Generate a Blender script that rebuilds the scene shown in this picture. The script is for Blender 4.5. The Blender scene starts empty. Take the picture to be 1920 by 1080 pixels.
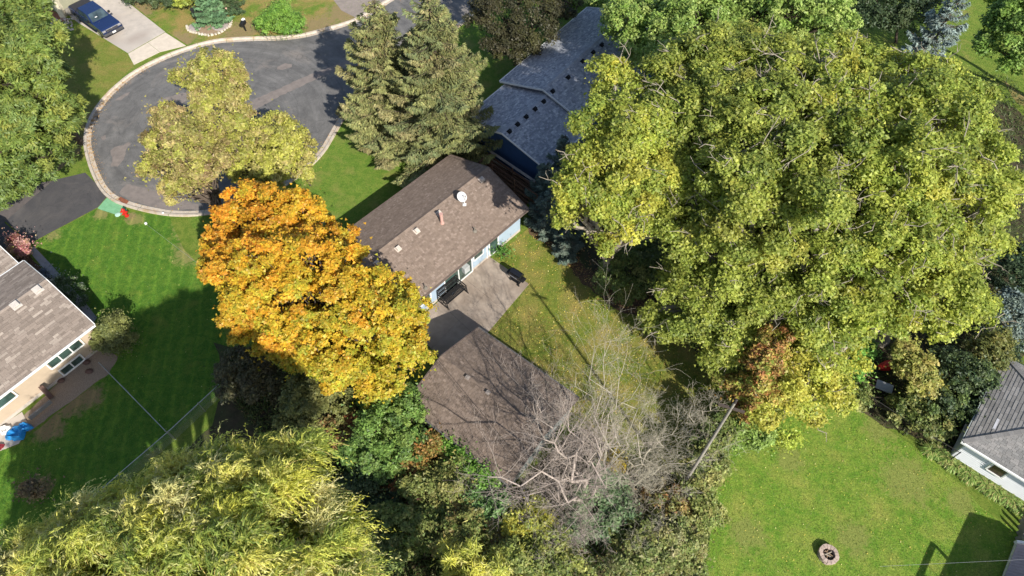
import bpy, math, random
import numpy as np
from mathutils import Vector, Matrix

# ------------------------------------------------------------------ camera, sky, sun
random.seed(7)
rng = np.random.default_rng(11)
C = bpy.context.scene.collection
scene = bpy.context.scene
H = 40.0
TILT = math.radians(34.5)
FPX = 1280.0
cam = bpy.data.cameras.new("camera")
cam.lens = 24.0
cam.sensor_width = 36.0
cam.clip_end = 900
co = bpy.data.objects.new("camera", cam)
co.location = (0, 0, H)
co.rotation_euler = (TILT, 0, 0)
C.objects.link(co)
scene.camera = co

SUN_EL = 36.0
SUN_AZ = -60.0           # direction towards the sun, measured from +X
world = bpy.data.worlds.new("World")
scene.world = world
world.use_nodes = True
nt = world.node_tree
bg = nt.nodes["Background"]
sky = nt.nodes.new("ShaderNodeTexSky")
sky.sky_type = 'NISHITA'
sky.sun_disc = False
sky.sun_elevation = math.radians(SUN_EL)
sky.sun_rotation = math.radians(90 - SUN_AZ)
nt.links.new(sky.outputs[0], bg.inputs[0])
bg.inputs[1].default_value = 0.1
sl = bpy.data.lights.new("sun", 'SUN')
sl.energy = 4.6
sl.angle = math.radians(0.55)
sl.color = (1.0, 0.95, 0.86)
so = bpy.data.objects.new("sun", sl)
e, a = math.radians(SUN_EL), math.radians(SUN_AZ)
sd = Vector((math.cos(e) * math.cos(a), math.cos(e) * math.sin(a), math.sin(e)))
so.rotation_euler = sd.to_track_quat('Z', 'Y').to_euler()
so.location = sd * 80
C.objects.link(so)
scene.view_settings.view_transform = 'Standard'
scene.view_settings.look = 'None'
scene.view_settings.gamma = 1
scene.view_settings.use_curve_mapping = False
scene.view_settings.exposure = 0.72
scene.cycles.max_bounces = 6
scene.cycles.transparent_max_bounces = 8

# ------------------------------------------------------------------ helpers
_c, _s = math.cos(TILT), math.sin(TILT)


def at(px, py, z=0.0):
    """survey point of the photograph -> world position at height z"""
    dx, dy = (px - 960) / FPX, -(py - 540) / FPX
    w = (dx, _c * dy + _s, _s * dy - _c)
    k = (z - H) / w[2]
    return np.array((w[0] * k, w[1] * k, z))


def a2(px, py, z=0.0):
    return at(px, py, z)[:2]


def tag(o, label=None, cat=None, group=None, kind=None):
    if label: o["label"] = label
    if cat: o["category"] = cat
    if group: o["group"] = group
    if kind: o["kind"] = kind
    return o


def empty(name, loc=(0, 0, 0), rz=0.0, label=None, cat=None, group=None, kind=None):
    o = bpy.data.objects.new(name, None)
    o.location = tuple(float(v) for v in loc)
    o.rotation_euler = (0, 0, rz)
    o.empty_display_size = 0.3
    C.objects.link(o)
    return tag(o, label, cat, group, kind)


def link(name, me, parent=None):
    o = bpy.data.objects.new(name, me)
    C.objects.link(o)
    if parent is not None:
        o.parent = parent
        o.matrix_parent_inverse = Matrix.Identity(4)
    return o


def raw_mesh(name, V, F, mat, tint=None, smooth=False):
    """V (n,3), F (m,k) same size faces; tint (m,3) per face"""
    V = np.asarray(V, dtype=np.float32); F = np.asarray(F, dtype=np.int32)
    me = bpy.data.meshes.new(name)
    n, (m, k) = len(V), F.shape
    me.vertices.add(n); me.vertices.foreach_set("co", V.ravel())
    me.loops.add(m * k); me.loops.foreach_set("vertex_index", F.ravel())
    me.polygons.add(m)
    me.polygons.foreach_set("loop_start", np.arange(0, m * k, k, dtype=np.int32))
    if smooth:
        me.polygons.foreach_set("use_smooth", np.ones(m, dtype=bool))
    me.update(calc_edges=True)
    if tint is not None:
        at_ = me.attributes.new("tint", 'FLOAT_COLOR', 'FACE')
        c4 = np.ones((m, 4), dtype=np.float32); c4[:, :3] = tint
        at_.data.foreach_set("color", c4.ravel())
    me.materials.append(mat)
    return me


class MB:
    """mixed polygon collector, local or world space"""
    def __init__(s): s.v = []; s.f = []; s.t = []

    def poly(s, pts, tint=None):
        b = len(s.v); s.v += [tuple(float(c) for c in p) for p in pts]
        s.f.append(tuple(range(b, b + len(pts)))); s.t.append(tint)

    def hexa(s, P, tint=None):
        """8 points: bottom 4 ccw, top 4 ccw"""
        b = len(s.v); s.v += [tuple(float(c) for c in p) for p in P]
        for f in ((3, 2, 1, 0), (4, 5, 6, 7), (0, 1, 5, 4), (1, 2, 6, 5), (2, 3, 7, 6), (3, 0, 4, 7)):
            s.f.append(tuple(b + i for i in f)); s.t.append(tint)

    def box(s, cx, cy, cz, sx, sy, sz, M=None, tint=None, top=1.0):
        hx, hy, hz = sx / 2, sy / 2, sz / 2
        P = [(-hx, -hy, -hz), (hx, -hy, -hz), (hx, hy, -hz), (-hx, hy, -hz),
             (-hx * top, -hy * top, hz), (hx * top, -hy * top, hz), (hx * top, hy * top, hz), (-hx * top, hy * top, hz)]
        P = [Vector(p) + Vector((cx, cy, cz)) for p in P]
        if M is not None: P = [M @ p for p in P]
        s.hexa(P, tint)

    def beam(s, p, q, w, h=None, up=(0, 0, 1), tint=None):
        h = h or w
        p, q = Vector(p), Vector(q); d = (q - p).normalized(); up = Vector(up)
        sd_ = d.cross(up)
        if sd_.length < 1e-3: sd_ = d.cross(Vector((1, 0, 0)))
        sd_.normalize(); u = sd_.cross(d)
        a_, b_ = sd_ * w / 2, u * h / 2
        s.hexa([p - a_ - b_, q - a_ - b_, q + a_ - b_, p + a_ - b_, p - a_ + b_, q - a_ + b_, q + a_ + b_, p + a_ + b_], tint)

    def tube(s, p, q, r0, r1=None, n=8, cap=True, tint=None):
        r1 = r0 if r1 is None else r1
        p, q = Vector(p), Vector(q); d = (q - p).normalized()
        x = d.orthogonal().normalized(); y = d.cross(x)
        b = len(s.v)
        for c_, r in ((p, r0), (q, r1)):
            for i in range(n):
                an = 2 * math.pi * i / n
                s.v.append(tuple(c_ + (x * math.cos(an) + y * math.sin(an)) * r))
        for i in range(n):
            j = (i + 1) % n
            s.f.append((b + i, b + j, b + n + j, b + n + i)); s.t.append(tint)
        if cap:
            s.f.append(tuple(b + n - 1 - i for i in range(n))); s.t.append(tint)
            s.f.append(tuple(b + n + i for i in range(n))); s.t.append(tint)

    def lathe(s, prof, n=16, M=None, tint=None):
        b = len(s.v)
        for r, z in prof:
            for i in range(n):
                an = 2 * math.pi * i / n
                p = Vector((r * math.cos(an), r * math.sin(an), z))
                s.v.append(tuple(M @ p if M is not None else p))
        for k in range(len(prof) - 1):
            for i in range(n):
                j = (i + 1) % n
                s.f.append((b + k * n + i, b + k * n + j, b + (k + 1) * n + j, b + (k + 1) * n + i)); s.t.append(tint)
        s.f.append(tuple(b + n - 1 - i for i in range(n))); s.t.append(tint)
        s.f.append(tuple(b + (len(prof) - 1) * n + i for i in range(n))); s.t.append(tint)

    def build(s, name, mat, parent=None, bevel=0.0, smooth=False, kind=None, label=None):
        me = bpy.data.meshes.new(name)
        me.from_pydata(s.v, [], s.f)
        me.materials.append(mat)
        if any(t is not None for t in s.t):
            at_ = me.attributes.new("tint", 'FLOAT_COLOR', 'FACE')
            c4 = np.ones((len(s.f), 4), dtype=np.float32)
            for i, t in enumerate(s.t):
                if t is not None: c4[i, :3] = t
            at_.data.foreach_set("color", c4.ravel())
        if smooth:
            me.polygons.foreach_set("use_smooth", [True] * len(me.polygons))
        me.update()
        o = link(name, me, parent)
        if bevel:
            md = o.modifiers.new("bevel", 'BEVEL'); md.width = bevel; md.segments = 2; md.limit_method = 'ANGLE'
        if kind: o["kind"] = kind
        if label: o["label"] = label
        return o


# ------------------------------------------------------------------ materials
def new_mat(name):
    m = bpy.data.materials.new(name); m.use_nodes = True
    n = m.node_tree.nodes; b = n["Principled BSDF"]
    return m, m.node_tree, b


def ramp(nt, fac, stops):
    r = nt.nodes.new("ShaderNodeValToRGB")
    el = r.color_ramp.elements
    while len(el) < len(stops): el.new(0.5)
    for e_, (p, c) in zip(el, stops): e_.position = p; e_.color = (*c, 1)
    nt.links.new(fac, r.inputs[0])
    return r.outputs[0]


def noise(nt, scale, detail=4, rough=0.6, vec=None, dist=0.0):
    n = nt.nodes.new("ShaderNodeTexNoise")
    n.inputs["Scale"].default_value = scale; n.inputs["Detail"].default_value = detail
    n.inputs["Roughness"].default_value = rough; n.inputs["Distortion"].default_value = dist
    if vec is None:
        g = nt.nodes.new("ShaderNodeNewGeometry"); vec = g.outputs["Position"]
    nt.links.new(vec, n.inputs["Vector"])
    return n.outputs[0]


def mixc(nt, fac, a_, b_, mode='MIX'):
    m = nt.nodes.new("ShaderNodeMix"); m.data_type = 'RGBA'; m.blend_type = mode
    if isinstance(fac, float): m.inputs[0].default_value = fac
    else: nt.links.new(fac, m.inputs[0])
    for i, v in ((6, a_), (7, b_)):
        if isinstance(v, tuple): m.inputs[i].default_value = (*v, 1)
        else: nt.links.new(v, m.inputs[i])
    return m.outputs[2]


def bump(nt, h, strength, dist=0.02):
    b = nt.nodes.new("ShaderNodeBump"); b.inputs["Strength"].default_value = strength
    b.inputs["Distance"].default_value = dist
    nt.links.new(h, b.inputs["Height"])
    return b.outputs[0]


def rough_mat(name, col, col2=None, scale=3.0, rough=0.8, bs=0.3, metal=0.0, bscale=None, spec=0.3, big=None):
    m, nt, b = new_mat(name)
    col2 = col2 or tuple(c * 0.75 for c in col)
    n1 = noise(nt, scale, 6, 0.65)
    c = ramp(nt, n1, [(0.3, col2), (0.7, col)])
    if big:
        n2 = noise(nt, big[0], 4, 0.6)
        c = mixc(nt, ramp(nt, n2, [(big[2], (0, 0, 0)), (big[3], (1, 1, 1))]), c, big[1])
    nt.links.new(c, b.inputs["Base Color"])
    b.inputs["Roughness"].default_value = rough; b.inputs["Metallic"].default_value = metal
    b.inputs["Specular IOR Level"].default_value = spec
    if bs:
        nt.links.new(bump(nt, noise(nt, bscale or scale * 8, 4), bs), b.inputs["Normal"])
    return m


def tint_mat(name, rough=0.85, amp=0.35, scale=25.0, spec=0.2):
    m, nt, b = new_mat(name)
    at_ = nt.nodes.new("ShaderNodeAttribute"); at_.attribute_name = "tint"
    v = ramp(nt, noise(nt, scale, 3), [(0.3, (1 - amp,) * 3), (0.7, (1.0,) * 3)])
    c = mixc(nt, 1.0, at_.outputs["Color"], v, 'MULTIPLY')
    nt.links.new(c, b.inputs["Base Color"])
    b.inputs["Roughness"].default_value = rough; b.inputs["Specular IOR Level"].default_value = spec
    nt.links.new(bump(nt, noise(nt, scale * 3, 2), 0.4, 0.01), b.inputs["Normal"])
    return m


def leaf_mat(name, trans=0.32, rough=0.5, spec=0.35):
    m, nt, b = new_mat(name)
    at_ = nt.nodes.new("ShaderNodeAttribute"); at_.attribute_name = "tint"
    nt.links.new(at_.outputs["Color"], b.inputs["Base Color"])
    b.inputs["Roughness"].default_value = rough; b.inputs["Specular IOR Level"].default_value = spec
    t = nt.nodes.new("ShaderNodeBsdfTranslucent")
    hs = nt.nodes.new("ShaderNodeHueSaturation"); hs.inputs["Value"].default_value = 1.25
    nt.links.new(at_.outputs["Color"], hs.inputs["Color"])
    nt.links.new(hs.outputs[0], t.inputs["Color"])
    mx = nt.nodes.new("ShaderNodeMixShader"); mx.inputs[0].default_value = trans
    nt.links.new(b.outputs[0], mx.inputs[1]); nt.links.new(t.outputs[0], mx.inputs[2])
    nt.links.new(mx.outputs[0], nt.nodes["Material Output"].inputs[0])
    return m


def glass_mat(name, col=(0.02, 0.035, 0.03)):
    m, nt, b = new_mat(name)
    nt.links.new(ramp(nt, noise(nt, 1.2, 3), [(0.35, col), (0.65, tuple(c * 3 for c in col))]), b.inputs["Base Color"])
    b.inputs["Roughness"].default_value = 0.06; b.inputs["Specular IOR Level"].default_value = 0.7
    return m


LEAF = leaf_mat("leaf")
LEAF_T = leaf_mat("leaf_thin", 0.42)
LEAF_DULL = leaf_mat("leaf_needle", 0.12, 0.7, 0.15)
TINT = tint_mat("shingle_mineral", 0.9, 0.4, 30)
TINTS = tint_mat("stone_mix", 0.85, 0.3, 12)
BARK = rough_mat("bark", (0.13, 0.10, 0.075), (0.06, 0.045, 0.035), 6, 0.9, 0.6)
BARKP = rough_mat("pale_bark", (0.34, 0.30, 0.24), (0.2, 0.17, 0.13), 5, 0.9, 0.5)
BARKG = rough_mat("grey_twig_bark", (0.36, 0.31, 0.28), (0.2, 0.17, 0.155), 5, 0.9, 0.4)
WHITE = rough_mat("white_paint", (0.8, 0.8, 0.78), (0.68, 0.68, 0.66), 3, 0.5, 0.1)
WHITESID = rough_mat("white_siding", (0.74, 0.75, 0.77), (0.68, 0.69, 0.72), 1.5, 0.5, 0.1)
BLUESID = rough_mat("pale_blue_siding", (0.33, 0.41, 0.49), (0.27, 0.345, 0.42), 1.5, 0.55, 0.15)
NAVYSID = rough_mat("navy_siding", (0.035, 0.075, 0.16), (0.028, 0.06, 0.13), 1.5, 0.55, 0.15)
BEIGE = rough_mat("beige_stucco", (0.47, 0.375, 0.275), (0.41, 0.325, 0.24), 1.2, 0.85, 0.25, bscale=40)
GREYSID = rough_mat("grey_siding", (0.3, 0.33, 0.33), (0.24, 0.27, 0.27), 1.5, 0.6, 0.15)
CONC = rough_mat("concrete", (0.52, 0.46, 0.40), (0.38, 0.34, 0.30), 1.4, 0.9, 0.3, bscale=30, big=(0.35, (0.34, 0.29, 0.25), 0.5, 0.75))
CONCP = rough_mat("patio_concrete", (0.40, 0.33, 0.27), (0.26, 0.21, 0.17), 1.1, 0.9, 0.3, bscale=30, big=(0.5, (0.24, 0.19, 0.15), 0.45, 0.7))
KERB = rough_mat("kerb_concrete", (0.55, 0.48, 0.40), (0.38, 0.32, 0.26), 2.4, 0.9, 0.3, bscale=30, big=(0.8, (0.40, 0.28, 0.15), 0.55, 0.7))
BLACK = rough_mat("black_metal", (0.02, 0.02, 0.022), (0.012, 0.012, 0.013), 4, 0.4, 0.05)
STEEL = rough_mat("galvanised_steel", (0.5, 0.5, 0.5), (0.36, 0.36, 0.36), 4, 0.4, 0.05, metal=0.7)
RUST = rough_mat("rust", (0.28, 0.10, 0.055), (0.16, 0.06, 0.035), 8, 0.85, 0.5)
WOOD = rough_mat("weathered_wood", (0.20, 0.115, 0.075), (0.11, 0.065, 0.045), 3, 0.85, 0.4)
POLEW = rough_mat("pole_wood", (0.33, 0.30, 0.27), (0.2, 0.18, 0.16), 3, 0.85, 0.4)
DIRT = rough_mat("mulch", (0.15, 0.085, 0.05), (0.06, 0.038, 0.025), 3.5, 0.95, 1.0, bscale=14)
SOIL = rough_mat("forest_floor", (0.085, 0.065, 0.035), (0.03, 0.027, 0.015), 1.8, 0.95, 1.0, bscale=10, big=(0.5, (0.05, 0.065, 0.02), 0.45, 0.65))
GRAVEL = rough_mat("gravel", (0.34, 0.27, 0.20), (0.15, 0.115, 0.085), 22, 0.95, 1.0, bscale=35)
GLASS = glass_mat("window_glass")
RED = rough_mat("red_paint", (0.55, 0.03, 0.02), (0.4, 0.02, 0.015), 4, 0.4, 0.05)
BLUEP = rough_mat("blue_plastic", (0.03, 0.28, 0.62), (0.02, 0.2, 0.5), 2, 0.4, 0.1)
TEAL = rough_mat("teal_plastic", (0.02, 0.28, 0.28), (0.015, 0.2, 0.2), 2, 0.45, 0.1)
SEED = rough_mat("green_seed_mulch", (0.20, 0.42, 0.24), (0.13, 0.31, 0.16), 3, 0.95, 0.8, bscale=14)


def grass_mat(name, base, alt, dry, stripe=None, drylo=0.56, dryhi=0.78, spots=()):
    m, nt, b = new_mat(name)
    n1 = noise(nt, 0.55, 5, 0.6); n2 = noise(nt, 2.1, 7, 0.72, dist=0.8); n3 = noise(nt, 11.0, 4, 0.75); n4 = noise(nt, 34.0, 3, 0.8)
    c = mixc(nt, ramp(nt, n2, [(0.42, (0, 0, 0)), (0.60, (1, 1, 1))]), base, alt)
    c = mixc(nt, ramp(nt, n1, [(drylo, (0, 0, 0)), (dryhi, (1, 1, 1))]), c, dry)
    c = mixc(nt, 1.0, c, ramp(nt, n3, [(0.28, (0.62, 0.66, 0.6)), (0.7, (1.25, 1.2, 1.15))]), 'MULTIPLY')
    c = mixc(nt, 1.0, c, ramp(nt, n4, [(0.3, (0.55, 0.6, 0.55)), (0.72, (1.35, 1.3, 1.2))]), 'MULTIPLY')
    for (sx, sy, sr, scol) in spots:          # worn or dry patches with ragged edges
        g = nt.nodes.new("ShaderNodeNewGeometry")
        mp = nt.nodes.new("ShaderNodeVectorMath"); mp.operation = 'DISTANCE'; mp.inputs[1].default_value = (sx, sy, 0)
        nt.links.new(g.outputs["Position"], mp.inputs[0])
        m1 = nt.nodes.new("ShaderNodeMath"); m1.operation = 'MULTIPLY_ADD'; m1.inputs[1].default_value = -0.5 / sr; m1.inputs[2].default_value = 0.5
        nt.links.new(mp.outputs["Value"], m1.inputs[0])
        m2 = nt.nodes.new("ShaderNodeMath"); m2.operation = 'ADD'; nt.links.new(m1.outputs[0], m2.inputs[0]); nt.links.new(n2, m2.inputs[1])
        c = mixc(nt, ramp(nt, m2.outputs[0], [(0.58, (0, 0, 0)), (0.78, (1, 1, 1))]), c, scol)
    c = mixc(nt, 1.0, c, ramp(nt, n4, [(0.3, (0.75, 0.78, 0.75)), (0.72, (1.2, 1.18, 1.15))]), 'MULTIPLY') if spots else c
    if stripe:
        g = nt.nodes.new("ShaderNodeNewGeometry")
        mp = nt.nodes.new("ShaderNodeMapping"); mp.inputs["Rotation"].default_value = (0, 0, math.radians(stripe[0]))
        nt.links.new(g.outputs["Position"], mp.inputs[0])
        w = nt.nodes.new("ShaderNodeTexWave"); w.inputs["Scale"].default_value = stripe[1]
        w.inputs["Distortion"].default_value = 2.6; w.inputs["Detail"].default_value = 4; w.inputs["Detail Scale"].default_value = 0.9
        nt.links.new(mp.outputs[0], w.inputs[0])
        c = mixc(nt, 1.0, c, ramp(nt, w.outputs["Fac"], [(0.2, (0.95, 0.95, 0.95)), (0.8, (1.0, 1.0, 1.0)), (0.98, (1.2, 1.17, 1.12))]), 'MULTIPLY')
    nt.links.new(c, b.inputs["Base Color"])
    b.inputs["Roughness"].default_value = 0.9; b.inputs["Specular IOR Level"].default_value = 0.15
    mth = nt.nodes.new("ShaderNodeMath"); mth.operation = 'ADD'
    nt.links.new(n3, mth.inputs[0]); nt.links.new(n4, mth.inputs[1])
    nt.links.new(bump(nt, mth.outputs[0], 1.0, 0.06), b.inputs["Normal"])
    return m


DRYC, TANC, OLVC = (0.27, 0.26, 0.09), (0.29, 0.22, 0.11), (0.25, 0.285, 0.07)
def sp(px, py, r_, c): q = at(px, py); return (float(q[0]), float(q[1]), r_, c)
GRASS = grass_mat("grass_mixed", (0.13, 0.21, 0.032), (0.20, 0.26, 0.05), (0.30, 0.27, 0.09))
GRASSL = grass_mat("grass_mown", (0.078, 0.19, 0.024), (0.145, 0.265, 0.038), (0.23, 0.28, 0.06), stripe=(-8, 0.36),
                   spots=[sp(130, 755, 1.6, TANC), (sp(170, 745, 1.2, TANC)), sp(90, 805, 1.3, TANC), sp(75, 915, 1.0, TANC), sp(225, 640, 1.0, DRYC), sp(255, 412, 0.9, DRYC), sp(190, 400, 0.9, DRYC), sp(100, 440, 0.8, DRYC), sp(358, 470, 1.9, DRYC), sp(350, 430, 1.5, DRYC), sp(245, 405, 0.6, TANC)])
GRASSF = grass_mat("grass_front", (0.12, 0.225, 0.033), (0.19, 0.275, 0.05), (0.30, 0.28, 0.095), drylo=0.5)
GRASSB = grass_mat("grass_backyard", (0.15, 0.21, 0.035), (0.24, 0.265, 0.052), (0.36, 0.29, 0.10), drylo=0.42, dryhi=0.68)
GRASSR = grass_mat("grass_right", (0.145, 0.285, 0.036), (0.25, 0.36, 0.06), (0.37, 0.38, 0.10), drylo=0.46,
                   spots=[sp(1650, 800, 1.6, OLVC), sp(1700, 900, 2.2, OLVC), sp(1480, 860, 1.3, OLVC), sp(1600, 1010, 1.4, OLVC), sp(1400, 1000, 1.5, OLVC), sp(1800, 940, 1.2, OLVC)])
GRASSD = grass_mat("grass_dry", (0.20, 0.20, 0.06), (0.30, 0.25, 0.1), (0.34, 0.25, 0.13), drylo=0.4)


def asphalt_mat(name, a_, b_, wear, ctr=None):
    m, nt, b = new_mat(name)
    c = ramp(nt, noise(nt, 0.9, 8, 0.7, dist=0.6), [(0.3, a_), (0.72, b_)])
    c = mixc(nt, ramp(nt, noise(nt, 0.22, 5, 0.65, dist=1.0), [(0.54, (0, 0, 0)), (0.66, (0.8,) * 3)]), c, wear)
    c = mixc(nt, 1.0, c, ramp(nt, noise(nt, 30, 3, 0.8), [(0.3, (0.75,) * 3), (0.75, (1.25,) * 3)]), 'MULTIPLY')
    if ctr:                                      # tyre polish running round the turning circle
        gg = nt.nodes.new("ShaderNodeNewGeometry"); ds = nt.nodes.new("ShaderNodeVectorMath"); ds.operation = 'DISTANCE'; ds.inputs[1].default_value = (float(ctr[0]), float(ctr[1]), 0)
        nt.links.new(gg.outputs["Position"], ds.inputs[0]); cx = nt.nodes.new("ShaderNodeCombineXYZ"); nt.links.new(ds.outputs["Value"], cx.inputs[0])
        sc_ = nt.nodes.new("ShaderNodeVectorMath"); sc_.operation = 'MULTIPLY'; sc_.inputs[1].default_value = (0.12, 0.12, 0.12); nt.links.new(gg.outputs["Position"], sc_.inputs[0])
        ad = nt.nodes.new("ShaderNodeVectorMath"); ad.operation = 'ADD'; nt.links.new(cx.outputs[0], ad.inputs[0]); nt.links.new(sc_.outputs[0], ad.inputs[1])
        c = mixc(nt, 1.0, c, ramp(nt, noise(nt, 1.6, 5, 0.75, vec=ad.outputs[0]), [(0.32, (0.78,) * 3), (0.68, (1.2,) * 3)]), 'MULTIPLY')
    v = nt.nodes.new("ShaderNodeTexVoronoi"); v.feature = 'DISTANCE_TO_EDGE'; v.inputs["Scale"].default_value = 0.42
    g = nt.nodes.new("ShaderNodeNewGeometry")
    n = nt.nodes.new("ShaderNodeTexNoise"); n.inputs["Scale"].default_value = 1.0; n.inputs["Detail"].default_value = 5
    vm = nt.nodes.new("ShaderNodeVectorMath"); vm.operation = 'ADD'
    nt.links.new(g.outputs["Position"], n.inputs["Vector"]); nt.links.new(g.outputs["Position"], vm.inputs[0]); nt.links.new(n.outputs["Color"], vm.inputs[1])
    nt.links.new(vm.outputs[0], v.inputs["Vector"])
    c = mixc(nt, ramp(nt, v.outputs["Distance"], [(0.0, (0.35,) * 3), (0.012, (0, 0, 0))]), c, (0.03, 0.03, 0.032))
    nt.links.new(c, b.inputs["Base Color"])
    b.inputs["Roughness"].default_value = 0.8; b.inputs["Specular IOR Level"].default_value = 0.35
    nt.links.new(bump(nt, noise(nt, 45, 3), 0.5, 0.01), b.inputs["Normal"])
    return m


ASPH = asphalt_mat("asphalt", (0.095, 0.092, 0.09), (0.168, 0.161, 0.154), (0.21, 0.185, 0.165), ctr=tuple(a2(420, 235)))
ASPHD = asphalt_mat("driveway_asphalt", (0.055, 0.053, 0.056), (0.085, 0.08, 0.08), (0.11, 0.10, 0.095))
ASPHW = rough_mat("worn_asphalt", (0.23, 0.195, 0.175), (0.15, 0.13, 0.12), 2.0, 0.9, 0.4, bscale=30)
SEALER = rough_mat("road_tar_patch", (0.2, 0.17, 0.15), (0.15, 0.13, 0.115), 3.0, 0.9, 0.4, bscale=30)


# ------------------------------------------------------------------ ground sheets
def inside(poly, P):
    x, y = P[:, 0], P[:, 1]; r = np.zeros(len(P), bool); n = len(poly)
    j = n - 1
    for i in range(n):
        xi, yi = poly[i]; xj, yj = poly[j]
        k = ((yi > y) != (yj > y)) & (x < (xj - xi) * (y - yi) / (yj - yi + 1e-12) + xi)
        r ^= k; j = i
    return r


def wobble(pts, amp=0.12, step=0.5, seed=0):
    r = random.Random(seed); out = []
    n = len(pts)
    for i in range(n):
        p, q = np.array(pts[i]), np.array(pts[(i + 1) % n]); L = np.linalg.norm(q - p)
        k = max(1, int(L / step))
        for j in range(k):
            s_ = p + (q - p) * j / k
            out.append((s_[0] + r.uniform(-amp, amp), s_[1] + r.uniform(-amp, amp)))
    return out


def sheet(name, pix, z, mat, kind='structure', amp=0.0, parent=None, step=0.5, thick=0.0, world_pts=None):
    pts = world_pts if world_pts is not None else [tuple(a2(*p)) for p in pix]
    if amp: pts = wobble(pts, amp, step, seed=len(name) + len(pts))
    mb = MB()
    # ccw
    ar = sum(pts[i][0] * pts[(i + 1) % len(pts)][1] - pts[(i + 1) % len(pts)][0] * pts[i][1] for i in range(len(pts)))
    if ar < 0: pts = pts[::-1]
    mb.poly([(x, y, z) for x, y in pts])
    if thick:
        for i in range(len(pts)):
            p, q = pts[i], pts[(i + 1) % len(pts)]
            mb.poly([(p[0], p[1], z - thick), (q[0], q[1], z - thick), (q[0], q[1], z), (p[0], p[1], z)])
    o = mb.build(name, mat, parent)
    if parent is None: o["kind"] = kind
    return o, pts


g = MB(); g.poly([(-300, -260, 0), (300, -260, 0), (300, 340, 0), (-300, 340, 0)])
tag(g.build("ground", GRASS), kind='structure')

lawn_left_px = [(62, 455), (182, 392), (215, 402), (228, 405), (250, 398), (318, 405), (345, 470), (400, 520), (440, 700), (425, 725), (235, 890), (150, 960), (200, 1200),
                (-80, 1250), (-80, 850), (30, 840), (105, 775), (205, 700), (235, 640), (180, 600)]
_, LAWN_L = sheet("lawn_left", lawn_left_px, 0.004, GRASSL, amp=0.06)
lawn_front_px = [(345, 400), (520, 345), (600, 300), (640, 235), (665, 190), (900, 20), (1040, -40), (1110, 10), (940, 150), (870, 215), (830, 290), (640, 430), (560, 500), (420, 480), (370, 440)]
_, LAWN_F = sheet("lawn_front", lawn_front_px, 0.005, GRASSF, amp=0.05)
lawn_back_px = [(918, 618), (992, 535), (925, 480), (990, 430), (1060, 460), (1100, 500), (1200, 560), (1340, 620), (1420, 720), (1380, 780), (1290, 900), (1150, 900), (1080, 800), (900, 660)]
_, LAWN_B = sheet("lawn_back", lawn_back_px, 0.006, GRASSB, amp=0.15)
lawn_right_px = [(1350, 800), (1400, 760), (1540, 735), (1600, 760), (1680, 815), (1760, 870), (1850, 960), (1930, 1010), (1960, 1250), (1250, 1250), (1300, 1080), (1320, 900)]
_, LAWN_R = sheet("lawn_right", lawn_right_px, 0.005, GRASSR, amp=0.1)
lawn_tl_px = [(128, 80), (148, 45), (240, 101), (251, 124), (213, 160), (180, 200), (160, 235), (150, 290), (110, 320), (30, 345), (-60, 300), (-60, 100)]
_, LAWN_TL = sheet("lawn_corner", lawn_tl_px, 0.004, grass_mat("grass_olive", (0.17, 0.225, 0.042), (0.23, 0.25, 0.06), (0.34, 0.26, 0.10), drylo=0.45, spots=[sp(150, 270, 2.0, TANC), sp(170, 225, 1.6, TANC), sp(120, 310, 2.5, TANC), sp(60, 340, 2.5, TANC)]), amp=0.05)
lawn_top_px = [(233, -5), (310, 58), (352, 84), (400, 75), (480, 66), (570, 66), (620, 52), (668, 35), (730, -6), (760, -60), (180, -60)]
_, LAWN_T = sheet("lawn_far", lawn_top_px, 0.004, grass_mat("grass_patchy", (0.14, 0.23, 0.04), (0.20, 0.26, 0.05), (0.36, 0.27, 0.11), drylo=0.42, dryhi=0.6, spots=[sp(450, 60, 2.5, TANC), sp(600, 50, 2.5, TANC), sp(340, 75, 2, TANC), sp(260, 18, 2.5, TANC), sp(650, 25, 3, TANC)]), amp=0.05)
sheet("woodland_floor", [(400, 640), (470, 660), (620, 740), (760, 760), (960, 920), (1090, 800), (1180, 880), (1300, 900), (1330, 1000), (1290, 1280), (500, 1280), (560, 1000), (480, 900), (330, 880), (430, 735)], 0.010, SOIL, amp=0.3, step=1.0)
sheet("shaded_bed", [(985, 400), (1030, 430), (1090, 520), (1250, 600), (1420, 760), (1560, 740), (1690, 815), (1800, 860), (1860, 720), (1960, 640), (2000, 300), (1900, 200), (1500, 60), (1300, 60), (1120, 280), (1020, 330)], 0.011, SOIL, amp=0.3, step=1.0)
sheet("mulch_edge", [(985, 415), (1010, 405), (1100, 500), (1190, 560), (1260, 560), (1240, 600), (1170, 590), (1095, 530), (1040, 470), (995, 440)], 0.015, DIRT, amp=0.15)
sheet("bare_earth", [(870, 215), (905, 195), (1000, 330), (985, 400), (905, 320), (850, 285), (850, 240)], 0.012, DIRT, amp=0.1)
sheet("mulch_strip_left", [(18, 452), (48, 470), (165, 600), (178, 628), (160, 640), (-20, 500), (-20, 455)], 0.012, DIRT, amp=0.05)

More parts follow.
